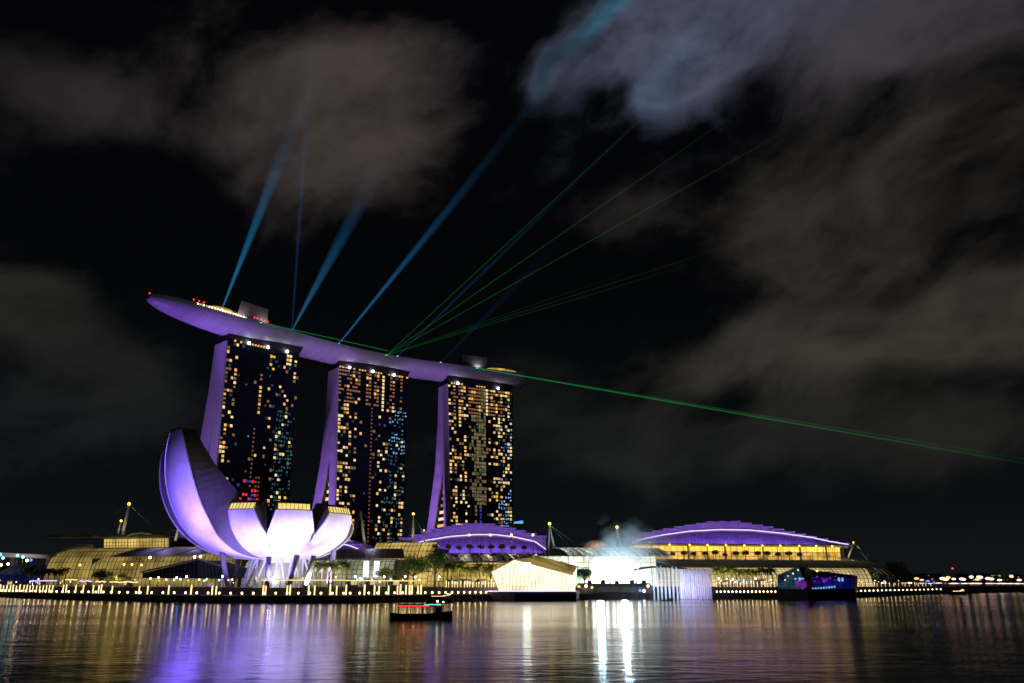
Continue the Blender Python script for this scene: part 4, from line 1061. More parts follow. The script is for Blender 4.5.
# clipped terrace trees
def topiary(seed):
    r = random.Random(seed); T = thing('terrace_tree', 'x', 'tree', (0, 0, 0)); mb = MB(); mb.tube([(0, 0, 0), (0, 0, 2.0)], [.14, .1], 6); mb.build('trunk', 'trunk', T); mb = MB()
    for _ in range(420):
        v = Vector((r.gauss(0, 1), r.gauss(0, 1), r.gauss(0, .7))).normalized()*(r.random()**.4)*1.45; v.z *= .75; p = Vector((0, 0, 2.9))+v; s = .2
        n_ = Vector((r.gauss(0, 1), r.gauss(0, 1), r.gauss(0, 1))).normalized(); x = n_.orthogonal().normalized(); y = n_.cross(x); mb.add([p-x*s, p-y*s, p+x*s, p+y*s], [(0, 1, 2, 3)])
    mb.build('crown', 'leaf', T); return T
tp = Stamp(topiary(3))
for px in (435.5, 448, 459, 470, 481, 491, 502, 513, 524): tp(at(px, 386, 19.0), R.uniform(0, 6), R.uniform(.9, 1.15), 'small tree on the terrace below the middle purple roof', 'terrace trees under the middle purple roof')
for px in jit(662, 800, 10.5, 1.2): tp((WX(px, lerp(416, 438, (px-640)/210), 21), lerp(416, 438, (px-640)/210), 17.2), R.uniform(0, 6), R.uniform(.95, 1.3), 'small tree dark against the yellow expo floor', 'terrace trees in front of the expo floor')

for px in (292, 298, 305, 311, 318, 326, 334, 345, 352, 360, 369, 377, 402, 410, 419, 428, 436, 447):
    s_ = deck_s_at_px(px, 14); p = DP(s_, 15, DZ); tp((p.x, p.y, DZ), R.uniform(0, 6), R.uniform(.8, 1.2), 'small garden tree along the edge of the roof deck', 'garden trees on the roof deck')
# warm uplights for planting (lamps only, no fittings modelled)
for px, d in ((30, 17), (55, 17), (325, 26), (342, 26), (450, 22), (468, 22), (487, 22), (720, 26), (740, 26), (762, 26), (866, 30), (886, 30), (110, 24), (386, 28)):
    p, t, n = qpt(px, d-4, 5); g_ = p+n*6; spot((p.x, p.y, 5.2), (g_.x, g_.y, 11.5), 9000, (1, .84, .32), 125, .9, .3)
for px, c_ in ((404, (1, .85, .35)), (418, (1, .85, .35)), (434, (.5, 1, .6)), (386, (1, .9, .6)), (580, (.3, 1, .7)), (898, (1, .8, .4))):
    p, t, n = qpt(px, 20, 5); g_ = p+n*14; spot((p.x, p.y, 5.2), (g_.x, g_.y, 13), 9000, c_, 110, .9, .3)

# ------------------------------------------------------------------ promenade furniture
def quay_lamp():
    mb = MB(); mb.tube([(0, 0, 0), (0, 0, .45)], [.16, .12], 8, 1); mb.ball((0, 0, .72), .27, 0, 10, 6); mb.tube([(0, 0, 1.0), (0, 0, 1.1)], [.2, .08], 8, 1)
    return tag(mb.build('quay_lamp', ['lamp_white', 'steel']), 'x', 'lamp')
ql = Stamp(quay_lamp())
sec = [(-60, 140, 6.6, 'white lamp low on the quay edge left of the museum', 'quay edge lamps left of the museum'),
       (140, 350, 11.3, 'white lamp low on the quay edge in front of the museum', 'quay edge lamps in front of the museum'),
       (350, 500, 7.6, 'white lamp low on the quay edge right of the museum', 'quay edge lamps right of the museum'),
       (717, 778, 3.9, 'white lamp low on the quay edge between fountains and club pavilion', 'quay edge lamps right of the fountains'),
       (857, 942, 4.2, 'white lamp low on the quay edge beyond the club pavilion', 'quay edge lamps beyond the club pavilion')]
for (a, b, stp, lb, gp) in sec:
    x = a
    while x < b:
        s = stp
        if a == -60: s = lerp(3.6, 8.5, max(0, min(1, x/120)))
        if a == 350: s = lerp(9.5, 4.6, (x-350)/150)
        try: p, t, n = qpt(x, .5, 2.0)
        except RuntimeError: x += s; continue
        ql((p.x, p.y, 2.0), 0, 1.0 if x < 700 else .9, lb, gp); x += s
# lit columns between the two promenade levels
def light_column():
    T = thing('light_pylon', 'x', 'light column', (0, 0, 0)); mb = MB(); mb.box((0, 0, 1.55), (.32, .3, 3.1)); mb.build('lit_panel', 'lamp_strip', T)
    mb = MB(); mb.box((0, .3, 1.6), (.6, .28, 3.2)); mb.box((0, .05, 3.2), (.7, .8, .14)); mb.box((0, .05, .05), (.7, .8, .1)); mb.build('frame', 'steel', T); return T
lc = Stamp(light_column())
cols = [(-4, 56, 3.4, 'L'), ]
pxs = jit(0, 56, 3.3, .5)+[63, 66, 75.5, 83, 93, 98.5, 101, 112, 139, 147.5, 168.5, 191, 212, 216]
for px in pxs:
    p, t, n = qpt(px, 8.4, 3); lc((p.x, p.y, 2.0), math.atan2(t.y, t.x), R.uniform(.85, 1.05), 'tall lit white column on the lower promenade left of the museum centre', 'lit columns left of the museum centre')
for px in [263, 265.5, 287, 290, 308.5, 314.5, 330, 336.5]+[346, 364.5, 374.5, 379, 388.5, 397.5, 400.5, 406, 409.5, 412, 418, 421]:
    p, t, n = qpt(px, 8.4, 3); lc((p.x, p.y, 2.0), math.atan2(t.y, t.x), R.uniform(.85, 1.05), 'tall lit white column on the lower promenade below or right of the museum', 'lit columns below and right of the museum')
lc2 = jit(446, 494, 3.0, .5)+jit(717, 776, 3.4, .6)+jit(858, 930, 4.0, 1)
for px in lc2:
    p, t, n = qpt(px, 12, 5); lc((p.x, p.y, 4.2), math.atan2(t.y, t.x), R.uniform(.5, .75), 'short lit column on the upper promenade near the pavilions', 'short lit columns on the upper promenade')
# upper promenade railing and canopies
def railing(px0, px1, d, z, label, m='steel', h=1.1):
    p, t, n = qpt((px0+px1)/2, d, z); T = thing('railing', label, 'railing', (p.x, p.y, z)); pts = []; x = px0
    while x <= px1+.01: p, t, n = qpt(x, d, z); pts.append(Vector((p.x, p.y, z))); x += (px1-px0)/40
    mb = MB()
    for a, b in zip(pts, pts[1:]):
        for k in (.45, .8, 1.1): mb.bar(a+Vector((0, 0, k*h/1.1)), b+Vector((0, 0, k*h/1.1)), .07)
    mb.build('rail', m, T); mb = MB()
    for a in pts: mb.bar(a, a+Vector((0, 0, h)), .09)
    mb.build('post', m, T)
railing(0, 240, 9.5, 4.2, 'metal railing along the upper promenade left of the museum columns')
railing(242, 440, 9.5, 4.2, 'metal railing along the upper promenade right of the museum columns')
railing(444, 500, 9.5, 4.2, 'short metal railing in front of the palm row by the crystal pavilion')
railing(717, 778, 9.5, 4.2, 'metal railing between the fountains and the club pavilion')
railing(857, 940, 9.5, 4.2, 'metal railing on the far promenade beyond the club pavilion')
def walkway(px0, px1, d, z, label, strip='lamp_violet', wav=0, wd=4):
    p, t, n = qpt((px0+px1)/2, d, z); T = thing('covered_walkway', label, 'walkway canopy', (p.x, p.y, 4.2)); n_ = 14; A = []; B = []
    for i in range(n_+1):
        px = lerp(px0, px1, i/n_); zz = z+wav*math.sin(i*.9)*.5
        p, t, n = qpt(px, d, z); q, t2, n2 = qpt(px, d+wd, z); A.append(Vector((p.x, p.y, zz))); B.append(Vector((q.x, q.y, zz)))
    mb = MB(); mb.slab([A, B], [[a+Vector((0, 0, .35)) for a in A], [b+Vector((0, 0, .35)) for b in B]]); mb.build('roof', 'grey_cladding', T)
    mb = MB()
    for a, b in zip(A, A[1:]): mb.bar(a+Vector((0, -.15, .12)), b+Vector((0, -.15, .12)), .2, .28)
    mb.build('light_strip', strip, T)
    for i in range(0, n_+1, 3):
        mb = MB(); mb.tube([A[i]+Vector((0, .6, 4.2-A[i].z)), A[i]+Vector((0, .6, 0))], .12, 6); mb.build('post', 'steel', T)
walkway(30, 57, 12, 6.6, 'covered walkway with violet light strip at far left')
walkway(66, 77, 11, 6.9, 'short curved shelter with white light strip left of the glass hall signboard', 'lamp_strip', .3)
walkway(80, 92, 12, 6.3, 'wavy shelter with violet light strip under the dark signboard', 'lamp_violet', .3)
walkway(96, 106, 12, 6.1, 'short shelter with white light strip below the left hall', 'lamp_strip', .3)
walkway(110, 138, 12, 5.9, 'shelter with row of white light strips left of the blue wedge pavilion', 'lamp_strip', .3)
walkway(262, 345, 10, 6.3, 'low roof over the upper promenade under the museum columns', 'lamp_gold', 0)
walkway(345, 415, 12, 6.2, 'long shelter right of the museum in front of the white lit hall', 'lamp_gold', 0)
# small shop lights along the upper promenade
def kiosk():
    T = thing('kiosk', 'x', 'kiosk', (0, 0, 0)); mb = MB(); mb.box((0, 0, 1.3), (3.2, 2.4, 2.6)); mb.build('body', 'grey_cladding', T); mb = MB(); mb.box((0, -1.25, 1.5), (2.6, .1, 1.3)); mb.build('window', 'glaze_bright', T)
    mb = MB(); mb.box((0, -.4, 2.75), (3.8, 3.6, .2)); mb.build('roof', 'dome_skin', T); return T
ks = Stamp(kiosk())
for px in (12, 42, 88, 128, 352, 371, 394, 452, 466, 481, 724, 742, 760, 872, 893, 915):
    p, t, n = qpt(px, 17, 5); ks((p.x, p.y, 4.2), math.atan2(t.y, t.x), R.uniform(.8, 1.1), 'small lit kiosk standing on the upper promenade', 'kiosks on the upper promenade')
def globe(m, r=.3, h=3.0):
    T = thing('promenade_lamp', 'x', 'lamp post', (0, 0, 0)); mb = MB(); mb.tube([(0, 0, 0), (0, 0, h)], [.08, .06], 6); mb.build('pole', 'steel', T); mb = MB(); mb.ball((0, 0, h+.2), r); mb.build('lamp', m, T); return T
gw = Stamp(globe('lamp_white')); gb = Stamp(globe('beacon_blue', .35, 2.6)); 
for px in [150, 158, 166, 176, 186, 199, 206, 222, 232, 355, 360, 372, 384, 405, 415, 439, 511, 719, 733, 756, 771]:
    p, t, n = qpt(px, 14, 6); gw((p.x, p.y, 4.2), 0, R.uniform(.7, 1.1), 'small white globe lamp on a thin post on the upper promenade', 'white globe lamps on the upper promenade')
for px in [174, 180, 204, 219, 357, 362, 737, 744, 751]:
    p, t, n = qpt(px, 15, 6); gb((p.x, p.y, 4.2), 0, R.uniform(.7, 1), 'small blue white globe lamp on a thin post on the upper promenade', 'blue globe lamps on the upper promenade')

r9 = random.Random(9)
mix = [(Stamp(globe('lamp_gold', .26, 2.2)), 'gold'), (Stamp(globe('far_white', .24, 1.8)), 'dim white'), (Stamp(globe('lamp_pink', .22, 2.4)), 'pink'), (Stamp(globe('window_orange', .3, 2.0)), 'dull orange'), (Stamp(globe('lamp_violet', .24, 1.6)), 'violet')]
for i in range(95):
    px = r9.uniform(-5, 498) if i < 60 else r9.uniform(716, 776) if i < 74 else r9.uniform(858, 935)
    k9 = r9.choice([0, 0, 0, 1, 1, 2, 3, 3, 4]); p, t, n = qpt(px, r9.uniform(11, 19), 5)
    o = mix[k9][0]((p.x, p.y, 4.2), 0, r9.uniform(.8, 1.25), 'small %s bulb on a short stand among the stalls of the upper promenade' % mix[k9][1], '%s bulbs along the upper promenade' % mix[k9][1])
# ------------------------------------------------------------------ far left: road bridge and blue lit stand
T = thing('road_bridge', 'grey concrete road bridge deck reaching in from the left edge', 'bridge', W(20, 575, 560))
a = W(-60, 549.5, 560); b = W(70, 556, 520); mb = MB(); v = Vector((0, 16, 0)); h1 = Vector((0, 0, 4.2))
mb.hexa([a-h1*.9, b-h1*.4, b-h1*.4+v, a-h1*.9+v, a, b, b+v, a+v]); mb.build('deck', 'tower_wall', T)
for px in (-20, 12, 48):
    p = W(px, 556, 548); mb = MB(); mb.box((p.x, 552, p.z/2), (3, 6, p.z)); mb.build('pier', 'concrete', T)
spot((-320, 505, 8), (-325, 545, 24), 26000, (.9, .75, .72), 120, .9, 2)
T = thing('event_tent', 'blue lit tent with bright beacons at the far left edge', 'tent', W(14, 575, 440))
p = W(12, 574, 440); mb = MB()
for k, (dx, w_) in enumerate(((-14, 14), (2, 16), (16, 10))):
    mb.add([p+Vector((dx-w_/2, -5, 0)), p+Vector((dx+w_/2, -5, 0)), p+Vector((dx+w_/2, 5, 0)), p+Vector((dx-w_/2, 5, 0)), p+Vector((dx, 0, 5.5))], [(0, 1, 4), (1, 2, 4), (2, 3, 4), (3, 0, 4), (3, 2, 1, 0)])
mb.build('canopy', 'blue_glass', T)
mb = MB(); mb.box(p+Vector((0, 0, -3.5)), (44, 8, 6.8)); mb.build('walls', mat('tent_wall', (.1, .1, .3), .6, em=(.02, .06, .5), es=.10, var=1.0, vscale=.2), T)
for px, py, m in ((0.5, 554.5, 'beacon_blue'), (3, 558, 'beacon_blue'), (17.5, 555.5, 'beacon_blue'), (23, 557, 'beacon_blue'), (27, 560.5, 'lamp_white'), (8, 564, 'lamp_pink'), (1, 565, 'lamp_white'), (31, 560, 'lamp_blue')):
    q = W(px, py, 433); mb = MB(); mb.ball(q, .7); mb.tube([q, Vector((q.x, q.y, 4.2))], .1, 5, 1); mb.build('beacon', [m, 'steel'], T)
# dark end hall behind palms at left
T = thing('low_hall', 'dim low hall behind the palms at the far left', 'building', at(20, 470))
a = W(-80, 566, 470); b = W(62, 566, 470); mb = MB(); mb.box(((a.x+b.x)/2, 480, (4.2+a.z)/2), (b.x-a.x, 20, a.z-4.2)); mb.build('body', 'dark', T)
for i in range(26):
    mb = MB(); q = W(-30+i*3.5, 582, 455); mb.box((q.x, 468, 7), (1.6, .2, 2.4)); mb.build('window', 'window_amber', T)

# ------------------------------------------------------------------ crystal pavilion (white) and club pavilion (dark)
T = thing('crystal_pavilion', 'faceted glass pavilion glowing white, standing in the water right of the palm row', 'pavilion', (WX(533, 300, 2), 300, 0))
def crystal():
    bl = W(499, 591.5, 284); bm = W(512, 591.5, 279); br = W(572, 591.5, 286); tl = W(491.5, 572, 284); tm = W(514.5, 559.5, 276); tr = W(573, 575, 288)
    bb = W(575, 591, 312); tb = W(577, 566, 312); cb = W(500, 591, 312); tcb = W(498, 566, 312)
    mb = MB(); mb.add([bl, bm, tm, tl], [(0, 1, 2, 3)]); mb.add([bm, br, tr, tm], [(0, 1, 2, 3)]); mb.add([br, bb, tb, tr], [(0, 1, 2, 3)]); mb.add([cb, bl, tl, tcb], [(0, 1, 2, 3)]); mb.add([bb, cb, tcb, tb], [(0, 1, 2, 3)])
    g = mb.build('glass_wall', 'glaze_white', T)
    mb = MB(); o = Vector((0, -.12, 0))
    for (p, q, r, s, n_) in ((bl, bm, tm, tl, 5), (bm, br, tr, tm, 16)):
        for i in range(n_+1): t = i/n_; mb.bar(p.lerp(q, t)+o, s.lerp(r, t)+o, .12)
        for j in range(1, 6): t = j/6; mb.bar(p.lerp(s, t)+o, q.lerp(r, t)+o, .07)
    mb.build('mullions', 'steel', g)
    mb = MB(); up = Vector((0, 0, .35)); ap = W(540, 556.5, 300)
    for a, b in ((tl, tm), (tm, tr), (tr, tb), (tb, tcb), (tcb, tl)): mb.add([a+up*.1, b+up*.1, ap], [(0, 1, 2)]); mb.bar(a, b, .35, .3)
    mb.build('roof', 'glaze_dim', T)
    q = [(W(488, 599, 283).x, 281), (W(515, 599, 275).x, 275), (W(576, 599, 282).x, 281), (W(580, 599, 316).x, 316), (W(492, 599, 316).x, 316)]
    mb = MB(); mb.prism(q, -.5, 2.9); mb.build('plinth', mat('plinth_stone', (.05, .04, .06), .6, var=.3), T)
    mb = MB(); mb.bar((q[1][0], q[1][1]-.1, 3.05), (q[2][0], q[2][1]-.1, 3.05), .3, .22); mb.bar((q[0][0], q[0][1]-.1, 3.05), (q[1][0], q[1][1]-.1, 3.05), .3, .22); mb.build('plinth_light', 'lamp_violet', T)
    b1 = W(527, 567, 275.5); mb = MB(); mb.box(b1+Vector((0, 1.4, 0)), (2.4, 1, 2.6)); mb.build('interior_light', 'stage_white', T)
crystal()
T = thing('awning', 'blue and white awning roof just right of the crystal pavilion', 'awning', at(557, 330, 14))
a = W(551, 566, 318); b = W(564, 565.5, 318); mb = MB(); mb.hexa([a, b, b+Vector((0, 8, 1)), a+Vector((0, 8, 1)), a+Vector((0, 0, .8)), b+Vector((0, 0, .8)), b+Vector((0, 8, 1.8)), a+Vector((0, 8, 1.8))]); mb.build('cover', mat('awning_blue', (.08, .16, .34), .6), T)
for p in (a, b): mb = MB(); mb.tube([Vector((p.x, p.y+4, 4.2)), Vector((p.x, p.y+4, p.z))], .15, 6); mb.build('post', 'steel', T)

T = thing('club_pavilion', 'dark faceted glass pavilion with blue and magenta lights inside, standing in the water at right', 'pavilion', (WX(815, 325, 2), 325, 0))
def club():
    def face(a, b, c, d, m, name, n_=8, k=4, bars='tower_frame'):
        mb = MB(); nrm = (b-a).cross(d-a).normalized()*.3; mb.slab([[a, b], [d, c]], [[a-nrm, b-nrm], [d-nrm, c-nrm]]); g = mb.build(name, m, T)
        mb = MB(); 
        if nrm.y > 0: nrm = -nrm
        o = nrm*.6
        for i in range(n_+1): t = i/n_; mb.bar(a.lerp(b, t)+o, d.lerp(c, t)+o, .14)
        for j in range(k+1): t = j/k; mb.bar(a.lerp(d, t)+o, b.lerp(c, t)+o, .12)
        mb.build('mullions', bars, g)
    a = W(778, 588, 312); b = W(806, 588.5, 308); c = W(799, 566.5, 312); d = W(778, 575, 315)
    face(a, b, c, d, 'club_teal', 'teal_glass', 9, 5)
    # magenta facet meets the dark box
    e = W(812, 588.5, 309); f = W(853, 592, 322); g_ = W(853.5, 575.5, 324); h = W(809, 570, 313)
    face(b, e, h, c, 'dark', 'corner_glass', 2, 4)
    face(e, f, g_, h, 'club_blue', 'blue_glass', 13, 6, 'dark')
    mb = MB(); z = Vector((7, 13, 0)); mb.add([c, h, h+z, c+z], [(0, 1, 2, 3)]); mb.add([h, g_, g_+z, h+z], [(0, 1, 2, 3)]); mb.add([d, c, c+z, d+z], [(0, 1, 2, 3)]); mb.add([f, f+z, g_+z, g_], [(0, 1, 2, 3)]); mb.add([a, a+z, d+z, d], [(0, 1, 2, 3)]); mb.add([a+z, f+z, g_+z, d+z], [(0, 1, 2, 3)]); mb.build('roof', 'dark', T)
    mb = MB(); u0 = W(806, 569, 308.5); u1 = W(853, 576.5, 320); mb.hexa([u0-Vector((0, 0, 2.8)), u1-Vector((0, 0, .6)), u1+Vector((0, 1, -.6)), u0+Vector((0, 1, -2.8)), u0, u1, u1+Vector((0, 1, 0)), u0+Vector((0, 1, 0))]); mb.build('parapet', 'dark', T)
    rc = random.Random(8); spots_ = [(793, 573.5, 309, .7, .7, 'lamp_gold'), (798, 570, 309, .7, .7, 'lamp_gold'), (785, 580, 310, .6, .6, 'lamp_gold'), (817, 571, 308.2, .8, .6, 'lamp_amber'), (788, 576, 310, .5, .5, 'lamp_gold'), (839, 579.5, 312.5, 1.0, 1.5, 'window_blue_reflection_and_lamp'), (842.5, 579.5, 313.5, .9, 1.6, 'window_blue_reflection_and_lamp')]
    for i in range(16): spots_.append((rc.gauss(801.5, 3), rc.gauss(583.5, 2), 306.6, rc.uniform(.8, 1.8), rc.uniform(.6, 1.4), 'club_magenta'))
    for i in range(8): spots_.append((rc.gauss(798, 3), rc.gauss(578.5, .7), 306.6, rc.uniform(.6, 1.2), .6, 'window_blue_reflection_and_lamp'))
    for i in range(14): spots_.append((rc.uniform(814, 836), rc.gauss(580, 1.2), 308.6+0, rc.uniform(.6, 1.3), rc.uniform(.4, 1.0), 'club_magenta'))
    for (px, py, Y, sx, sz, m) in spots_:
        q = W(px, py, Y); mb = MB(); mb.ball(q, sx/2, sq=sz/sx); mb.build('interior_light', m, T)
    for i in range(9):
        q = W(813+i*2.7, 588.6-i*.25+.2, 308+i*.55); mb = MB(); mb.ball(q, .38); mb.build('blue_lamp', 'window_blue_reflection_and_lamp', T)
    q = [(W(777, 598, 309).x, 309), (W(809, 598, 303).x, 303), (W(855, 597, 318).x, 318), (W(857, 596, 346).x, 346), (W(779, 597, 341).x, 341)]
    mb = MB(); mb.prism(q, -.5, 3.6); mb.build('plinth', 'concrete', T)
club()

# ------------------------------------------------------------------ event plaza: stage, smoke, fountains
T = thing('plaza_stage', 'dark stepped stage platform on the quay below the dazzling white hall', 'stage', at(612, 330))
for i in range(4):
    a = W(575, 590, 322+i*2).x; b = W(655, 590, 322+i*2).x; mb = MB(); mb.box(((a+b)/2, 325+i*2, 2.0+(2.2+i*.5)/2-.0), (b-a-i, 2, 2.2+i*.5)); mb.build('step', 'concrete', T)
for px, h in ((590, 5), (603, 5.5), (617, 5), (632, 5.5), (644, 5)):
    q = W(px, 588, 336); mb = MB(); mb.box((q.x, 336, 4.2+h*.35), (1.6, 1.5, h*.3)); mb.build('speaker_stack', 'dark', T)
for px, py, m in ((586, 586, 'lamp_white'), (579, 587, 'lamp_amber'), (592, 587.5, 'lamp_gold'), (640, 590.5, 'lamp_blue'), (644, 591, 'lamp_cool'), (648, 586, 'lamp_pink')):
    q = W(px, py, 321); mb = MB(); mb.ball(q, .5); mb.tube([q, Vector((q.x, q.y, 2))], .08, 5, 1); mb.build('stage_lamp', [m, 'steel'], T)
for px, pw in ((600, 11000), (624, 17000)):
    q = W(px, 574, 350); point(tuple(q), pw, (.55, .85, 1), 1.2, 'stage_glow')
def fountain():
    m = bpy.data.materials.new('water_spray'); m.use_nodes = True; nt = m.node_tree; nt.nodes.clear()
    d = nt.nodes.new('ShaderNodeBsdfDiffuse'); d.inputs[0].default_value = (.9, .92, .96, 1); tl = nt.nodes.new('ShaderNodeBsdfTranslucent'); tl.inputs[0].default_value = (.9, .92, .96, 1)
    a = nt.nodes.new('ShaderNodeMixShader'); nt.links.new(d.outputs[0], a.inputs[1]); nt.links.new(tl.outputs[0], a.inputs[2])
    tr = nt.nodes.new('ShaderNodeBsdfTransparent'); mx = nt.nodes.new('ShaderNodeMixShader'); n = nt.nodes.new('ShaderNodeTexNoise'); n.inputs['Scale'].default_value = .7; n.inputs['Detail'].default_value = 4
    t = nt.nodes.new('ShaderNodeTexCoord'); mp = nt.nodes.new('ShaderNodeMapping'); mp.inputs['Scale'].default_value = (2, 2, .35); nt.links.new(t.outputs['Object'], mp.inputs[0]); nt.links.new(mp.outputs[0], n.inputs[0])
    r = nt.nodes.new('ShaderNodeMapRange'); r.inputs[1].default_value = .35; r.inputs[2].default_value = .65; r.inputs[3].default_value = .25; r.inputs[4].default_value = .6; nt.links.new(n.outputs[0], r.inputs[0])
    nt.links.new(r.outputs[0], mx.inputs[0]); nt.links.new(tr.outputs[0], mx.inputs[1]); nt.links.new(a.outputs[0], mx.inputs[2]); o = nt.nodes.new('ShaderNodeOutputMaterial'); nt.links.new(mx.outputs[0], o.inputs[0]); M['water_spray'] = m
    def jet(h, w):
        T = thing('fountain_jet', 'x', 'fountain', (0, 0, 0)); mb = MB(); mb.tube([(0, 0, 0), (0, 0, h*.5), (0, 0, h*.9), (0, 0, h)], [w*.7, w*.9, w, w*.5], 10); mb.build('water_column', 'water_spray', T, smooth=True)
        mb = MB(); mb.tube([(0, 0, -.3), (0, 0, .3)], [.3, .2], 8); mb.build('nozzle', 'steel', T); return T
    j1 = Stamp(jet(11.5, .45)); j2 = Stamp(jet(10.2, .28))
    for i in range(7): j1(at(654.5+i*3.9, 304, 0), i, R.uniform(.95, 1.05), 'thick tall water jet lit pale blue, in the left group of fountains', 'thick fountain jets in front of the plaza')
    for i in range(15): j2(at(682+i*2.1, 302, 0), i, R.uniform(.9, 1.05), 'thin water jet lit violet, in the right group of fountains', 'thin fountain jets right of the thick ones')
    mb = MB(); a = at(680, 305, 0); b = at(713, 305, 0)
    nx = 20; A = [[Vector((lerp(a[0], b[0], i/nx), 305+.6*math.sin(i*1.3), z)) for i in range(nx+1)] for z in (0.1, 3, 6, 9, 10.6)]
    mb.slab(A, [[p+Vector((0, .5, 0)) for p in r] for r in A]); tag(mb.build('water_curtain', 'water_spray', None), 'thin misty curtain of falling water behind the violet jets', 'water curtain')
    for px, col, pw in ((658, (.55, .75, 1), 2600), (672, (.55, .8, 1), 2600), (688, (.6, .5, 1), 2000), (702, (.6, .5, 1), 2600)):
        p = at(px, 296, 0); spot((p[0], 294, .6), (p[0], 304, 6), pw*3, col, 120, .9, .3)
    T = thing('fountain_arch', 'dark curved truss over the top of the thick fountain jets', 'truss', at(656, 312))
    mb = MB(); mb.tube([W(x, y, 310) for x, y in ((634, 570), (642, 568.2), (652, 567), (664, 566.8), (678, 568), (690, 570))], .4, 6); mb.build('arch', 'dark', T)
    for x, y in ((636, 569.5), (688, 569.6)):
        p = W(x, y, 310); mb = MB(); mb.tube([p, Vector((p.x, p.y, 0))], .2, 6); mb.build('post', 'dark', T)
fountain()
def smoke():
    m = bpy.data.materials.new('show_smoke'); m.use_nodes = True; nt = m.node_tree; nt.nodes.clear()
    t = nt.nodes.new('ShaderNodeTexCoord'); n = nt.nodes.new('ShaderNodeTexNoise'); n.inputs['Scale'].default_value = 2.3; n.inputs['Detail'].default_value = 4; n.inputs['Distortion'].default_value = .6
    nt.links.new(t.outputs['Object'], n.inputs[0])
    mp = nt.nodes.new('ShaderNodeMapping'); 
    ln = nt.nodes.new('ShaderNodeVectorMath'); ln.operation = 'LENGTH'; nt.links.new(t.outputs['Object'], ln.inputs[0])
    r = nt.nodes.new('ShaderNodeMapRange'); r.inputs[1].default_value = .2; r.inputs[2].default_value = 1.0; r.inputs[3].default_value = .22; r.inputs[4].default_value = -.45; nt.links.new(ln.outputs['Value'], r.inputs[0])
    a = nt.nodes.new('ShaderNodeMath'); a.operation = 'ADD'; nt.links.new(n.outputs[0], a.inputs[0]); nt.links.new(r.outputs[0], a.inputs[1])
    b = nt.nodes.new('ShaderNodeMapRange'); b.inputs[1].default_value = .42; b.inputs[2].default_value = .75; b.inputs[3].default_value = 0; b.inputs[4].default_value = .16; nt.links.new(a.outputs[0], b.inputs[0])
    v = nt.nodes.new('ShaderNodeVolumeScatter'); v.inputs['Color'].default_value = (.75, .95, 1, 1); nt.links.new(b.outputs[0], v.inputs['Density'])
    o = nt.nodes.new('ShaderNodeOutputMaterial'); nt.links.new(v.outputs[0], o.inputs['Volume'])
    mb = MB(); mb.ball((0, 0, 0), 1.0, n=24, k=12); ob = mb.build('smoke', m); c = W(625, 552, 356); ob.location = c; ob.scale = (30, 12, 24)
    tag(ob, 'pale blue smoke drifting up from the plaza show', 'smoke', kind='stuff')
smoke()
q = W(618, 560, 340); spot(tuple(q+Vector((-6, -6, -8))), tuple(W(628, 540, 358)), 42000, (.20, .62, 1), 80, .9, .6)

# ------------------------------------------------------------------ boats
def bumboat(label, la='lamp_red', lb='lamp_cyan', lm='lamp_white'):
    T = thing('river_boat', label, 'boat', (0, 0, 0)); L, Wd = 9.5, 2.7; n = 14
    rows = []
    for i in range(n+1):
        t = i/n; x = -L/2+L*t; w = Wd/2*(math.sin(math.pi*min(1, .14+t*1.0))**.45 if t < .8 else math.sqrt(max(.01, 1-((t-.8)/.2)**2))*.93); sh = .75+.5*max(0, t-.6)*2.2+.15*max(0, .2-t)*5
        rows.append([Vector((x, -w, sh)), Vector((x, -w*.95, .3)), Vector((x, -w*.6, -.3)), Vector((x, 0, -.45)), Vector((x, w*.6, -.3)), Vector((x, w*.95, .3)), Vector((x, w, sh))])
    mb = MB(); mb.grid(rows); mb.add(rows[0], [tuple(range(7))]); mb.add(rows[-1], [tuple(range(7))]); mb.build('hull', 'boat_hull', T, smooth=True)
    mb = MB(); mb.grid([[r[0]-Vector((0, 0, .12)), r[6]-Vector((0, 0, .12))] for r in rows]); mb.build('deck', 'boat_wood', T)
    cabin = MB(); rr2 = []
    for i in range(9):
        t = i/8; x = -3.6+5.6*t; rr2.append([Vector((x, 1.15*math.cos(a)*-1, 1.85+.35*math.sin(a))) for a in [math.pi*j/6 for j in range(7)]])
    cabin.slab(rr2, [[p+Vector((0, 0, -.1)) for p in r] for r in rr2]); cabin.build('canopy', 'boat_wood', T)
    mb = MB()
    for x in (-3.5, -1.7, .1, 1.9):
        for y in (-1.1, 1.1): mb.bar((x, y, .65), (x, y, 1.9), .08)
    mb.build('canopy_posts', 'boat_wood', T)
    mb = MB(); mb.box((2.6, 0, 1.35), (1.0, 1.5, 1.1)); mb.build('wheelhouse', 'boat_wood', T)
    mb = MB(); mb.bar((-3.5, -1.2, 1.93), (1.2, -1.2, 1.93), .12, .12); la and mb.build('light_strip', la, T)
    mb = MB(); mb.bar((.4, -1.22, 2.12), (3.0, -.8, 2.12), .10, .10); lb and mb.build('light_strip', lb, T)
    mb = MB(); mb.ball((2.4, -.4, 2.6), .14); mb.ball((3.3, -.3, 2.5), .1); mb.bar((2.4, -.4, 1.9), (2.4, -.4, 2.6), .05, m=1); mb.bar((3.3, -.3, 1.4), (3.3, -.3, 2.5), .05, m=1); mb.build('mast_light', [lm, 'steel'], T)
    for x in (-3.9, -2.6, -1.3, 0): 
        mb = MB(); mb.tube([(x, -1.35, .35), (x, -1.5, .35)], [.28, .28], 10); mb.build('fender', 'dark', T)
    return T
b1 = bumboat('dark wooden river boat with red and cyan light strips out on the water'); place(b1, (WX(421.5, 130, .5), 130, 0), rad(4), 1.0)
